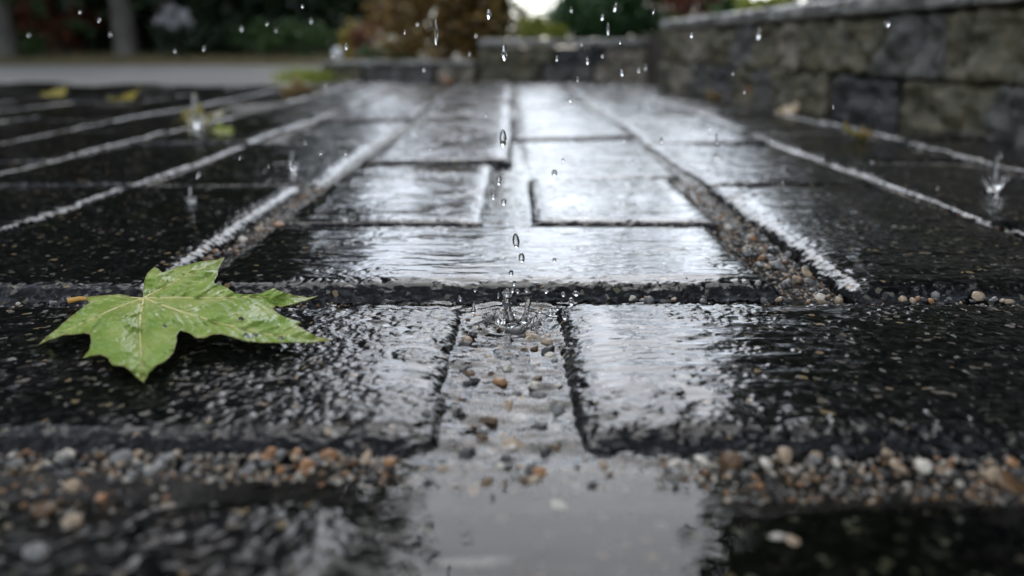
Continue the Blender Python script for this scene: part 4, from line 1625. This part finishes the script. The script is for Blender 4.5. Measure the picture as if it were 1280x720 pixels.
shrub('small lime green plant left against the round shrub', X_at(694, 4.5), 4.5, 0.06, 0.13, 'lime', 420, 0.016, 74, 0.13)
shrub('red brown bush beyond the far end of the right wall', X_at(862, 5.4), 5.4, 0.28, 0.36, 'red', 1700, 0.025, 75, 0.19)
shrub('lime plant just left of the far end of right wall', X_at(846, 4.4), 4.4, 0.09, 0.10, 'lime', 480, 0.016, 76, 0.19)
shrub('green leafy plant on the right wall before the red brown bush', X_at(915, 2.9), 2.9, 0.07, 0.10, 'green', 480, 0.016, 77, 0.20)
shrub('bright yellow green plant above the right wall cap', X_at(955, 2.75), 2.75, 0.09, 0.10, 'lime', 560, 0.016, 78, 0.20)
shrub('green mound of plants behind the far left of kerb', X_at(482, 5.4), 5.4, 0.20, 0.14, 'green', 900, 0.02, 79, 0.03)
shrub('small red shrub behind the left end of the kerb', X_at(462, 6.2), 6.2, 0.12, 0.30, 'red', 600, 0.022, 80, 0.03)
shrub('small yellow shrub left of the small red one', X_at(443, 6.3), 6.3, 0.10, 0.28, 'yellow', 500, 0.022, 81, 0.03)
for i, (x, y_, w, h, lm, lab) in enumerate([(1.9, 4.4, .6, .75, 'dark', 'dark bush behind the far part of the right wall'), (2.1, 3.0, .6, .8, 'dark', 'dark bush behind the middle of the right wall'),
                                           (2.2, 1.7, .6, .8, 'dark', 'dark bush behind the near part of the right wall'), (2.6, 5.9, .7, .9, 'green', 'green bush far behind the right wall'),
                                           (2.0, 0.5, .6, .8, 'dark', 'dark bush behind the wall right of the picture')]):
    shrub(lab, x, y_, w, h, lm, 3600, 0.04, 90 + i, 0.19, 'bushes behind the right wall')

# grass: the tuft at the kerb end, and the verge


def grass(n, xf, yf, zf, h0, h1, w):
    V, F = [], []
    for i in range(n):
        x, y_ = xf(), yf()
        z = zf(x, y_)
        a = U(0, 6.28)
        h = U(h0, h1)
        l = U(.1, .6) * h
        dx, dy = math.cos(a), math.sin(a)
        bx, by = -dy * w, dx * w
        b = len(V)
        V += [(x - bx, y_ - by, z), (x + bx, y_ + by, z), (x + bx * .6 + dx * l * .4, y_ + by * .6 + dy * l * .4, z + h * .6), (x - bx * .6 + dx * l * .4, y_ - by * .6 + dy * l * .4, z + h * .6), (x + dx * l, y_ + dy * l, z + h)]
        F += [(b, b + 1, b + 2), (b, b + 2, b + 3), (b + 3, b + 2, b + 4)]
    return np.array(V), np.array(F)


tp = G(377, 103, 0)
V, F = grass(700, lambda: random.gauss(0, .055), lambda: random.gauss(0, .05), lambda x, y_: -.005, 0.03, 0.075, 0.0022)
o = link('grass_tuft', np_mesh('grass_tuft', V, F, False), LM['lime'])
o.location = (tp.x, tp.y + .1, 0)
tag(o, 'yellow green grass tuft at the left end of the dark kerb', 'grass tuft')
M_GR = leafmat('verge_grass', (0.11, 0.10, 0.045), (0.26, 0.21, 0.11))
V, F = grass(22000, lambda: U(-8.5, -0.9), lambda: U(7.05, 9.6), lambda x, y_: -0.02 + 0.10 * float(sstep(7.0, 11, np.array(y_))), 0.02, 0.07, 0.006)
tag(link('verge_grass', np_mesh('verge_grass', V, F, False), M_GR), kind='stuff')

# ball standing in for a blurred bright spot, a far cottage, and far trees
gp = AT(422, 66, 4.6)
for i, x in enumerate((-9.6, -8.0, -6.4, -4.8, -3.5)):
    shrub(['tall dark evergreen furthest left behind the hedge', 'tall dark evergreen second from left behind the hedge', 'tall dark evergreen behind the red brown shrub',
           'tall dark evergreen behind the grey trunk', 'tall dark evergreen behind the right end of the hedge'][i], x, 12.4, 1.15, 2.6, 'dark', 9000, 0.09, 140 + i, 0.05, 'tall evergreens behind the hedge', 'evergreen', 44, 'evergreen', 0.0)
e = empty('bright_spot_ball', (gp.x, gp.y, -0.02))  # ball and post are put in for an out-of-focus bright spot
tag(e, 'pale ball on an added post, standing in for a blurred bright spot', 'pale ball')
M_SPOT_BALL = simple('pale_spot_ball', (0.55, 0.55, 0.55), (0.7, 0.7, 0.7), 6, 0.3)
V, F = drop_np(0.030, 0.030)
g_ = link('globe', fused('globe', V, F), M_SPOT_BALL, e)
g_.location = (0, 0, gp.z + 0.02)
V, F = tube([(0, 0, -.02), (0, 0, gp.z - 0.008)], [0.012, 0.010], 10)
link('post', np_mesh('post', V, F), M_BARK, e)


def box(mb, x0, x1, y0, y1, z0, z1):
    V = [(x0, y0, z0), (x1, y0, z0), (x1, y1, z0), (x0, y1, z0), (x0, y0, z1), (x1, y0, z1), (x1, y1, z1), (x0, y1, z1)]
    F = [(0, 3, 2, 1), (4, 5, 6, 7), (0, 1, 5, 4), (1, 2, 6, 5), (2, 3, 7, 6), (3, 0, 4, 7)]
    mb.add(V, F)


hy = 22.0
x0, x1 = X_at(415, hy), X_at(520, hy)
e = empty('cottage', ((x0 + x1) / 2, hy, 0.0))
tag(e, 'far cream yellow cottage seen between the dark trees and brown bush', 'house')
hw = (x1 - x0) / 2
mb = MB()
box(mb, -hw, hw, 0, 2.4, -.1, 1.9)
link('wall', mb.mesh('wall', False), simple('cream_render', (0.42, 0.36, 0.20), (0.52, 0.46, 0.28), 3, 0.8), e)
mb = MB()
box(mb, -hw - .15, hw + .15, -.2, 2.6, 1.902, 2.05)
V = [(-hw - .15, -.2, 2.052), (hw + .15, -.2, 2.052), (hw + .15, 2.6, 2.052), (-hw - .15, 2.6, 2.052), (-hw * .7, 1.2, 2.9), (hw * .7, 1.2, 2.9)]
mb.add(V, [(0, 1, 5, 4), (2, 3, 4, 5), (1, 2, 5, 5), (3, 0, 4, 4)])
link('roof', mb.mesh('roof', False), simple('grey_roof', (0.1, 0.1, 0.1), (0.16, 0.16, 0.16), 5, 0.6), e)
mb = MB()
wx = X_at(447, hy) - (x0 + x1) / 2
box(mb, wx - .22, wx + .22, -.05, -.003, .55, 1.25)
wf = link('window', mb.mesh('window', False), simple('white_frame', (0.7, 0.7, 0.7), (0.8, 0.8, 0.8), 5, 0.4), e)
mb = MB()
box(mb, wx - .17, wx - .01, -.06, -.052, .6, 1.2)
box(mb, wx + .01, wx + .17, -.06, -.052, .6, 1.2)
link('pane', mb.mesh('pane', False), simple('window_glass', (0.25, 0.27, 0.3), (0.3, 0.32, 0.35), 5, 0.1), wf)

for i, (x, y_, h, w, lm, lab) in enumerate([(-1.5, 34, 2.2, 1.4, 'olive', 'far olive tree behind the brown autumn bush'), (3.0, 36, 2.4, 1.5, 'green', 'far green tree right of the sky gap, behind round shrub'),
                                           (6.3, 34, 3.4, 1.9, 'olive', 'far olive tree behind the red brown bush'), (-6.8, 34, 4.2, 2.0, 'green', 'far green tree behind the cottage')]):
    tree(lab, x, y_, h, w, 0.07, lm, 3000, 0.12, 0.1, 120 + i, group='far trees at the end of the gap')
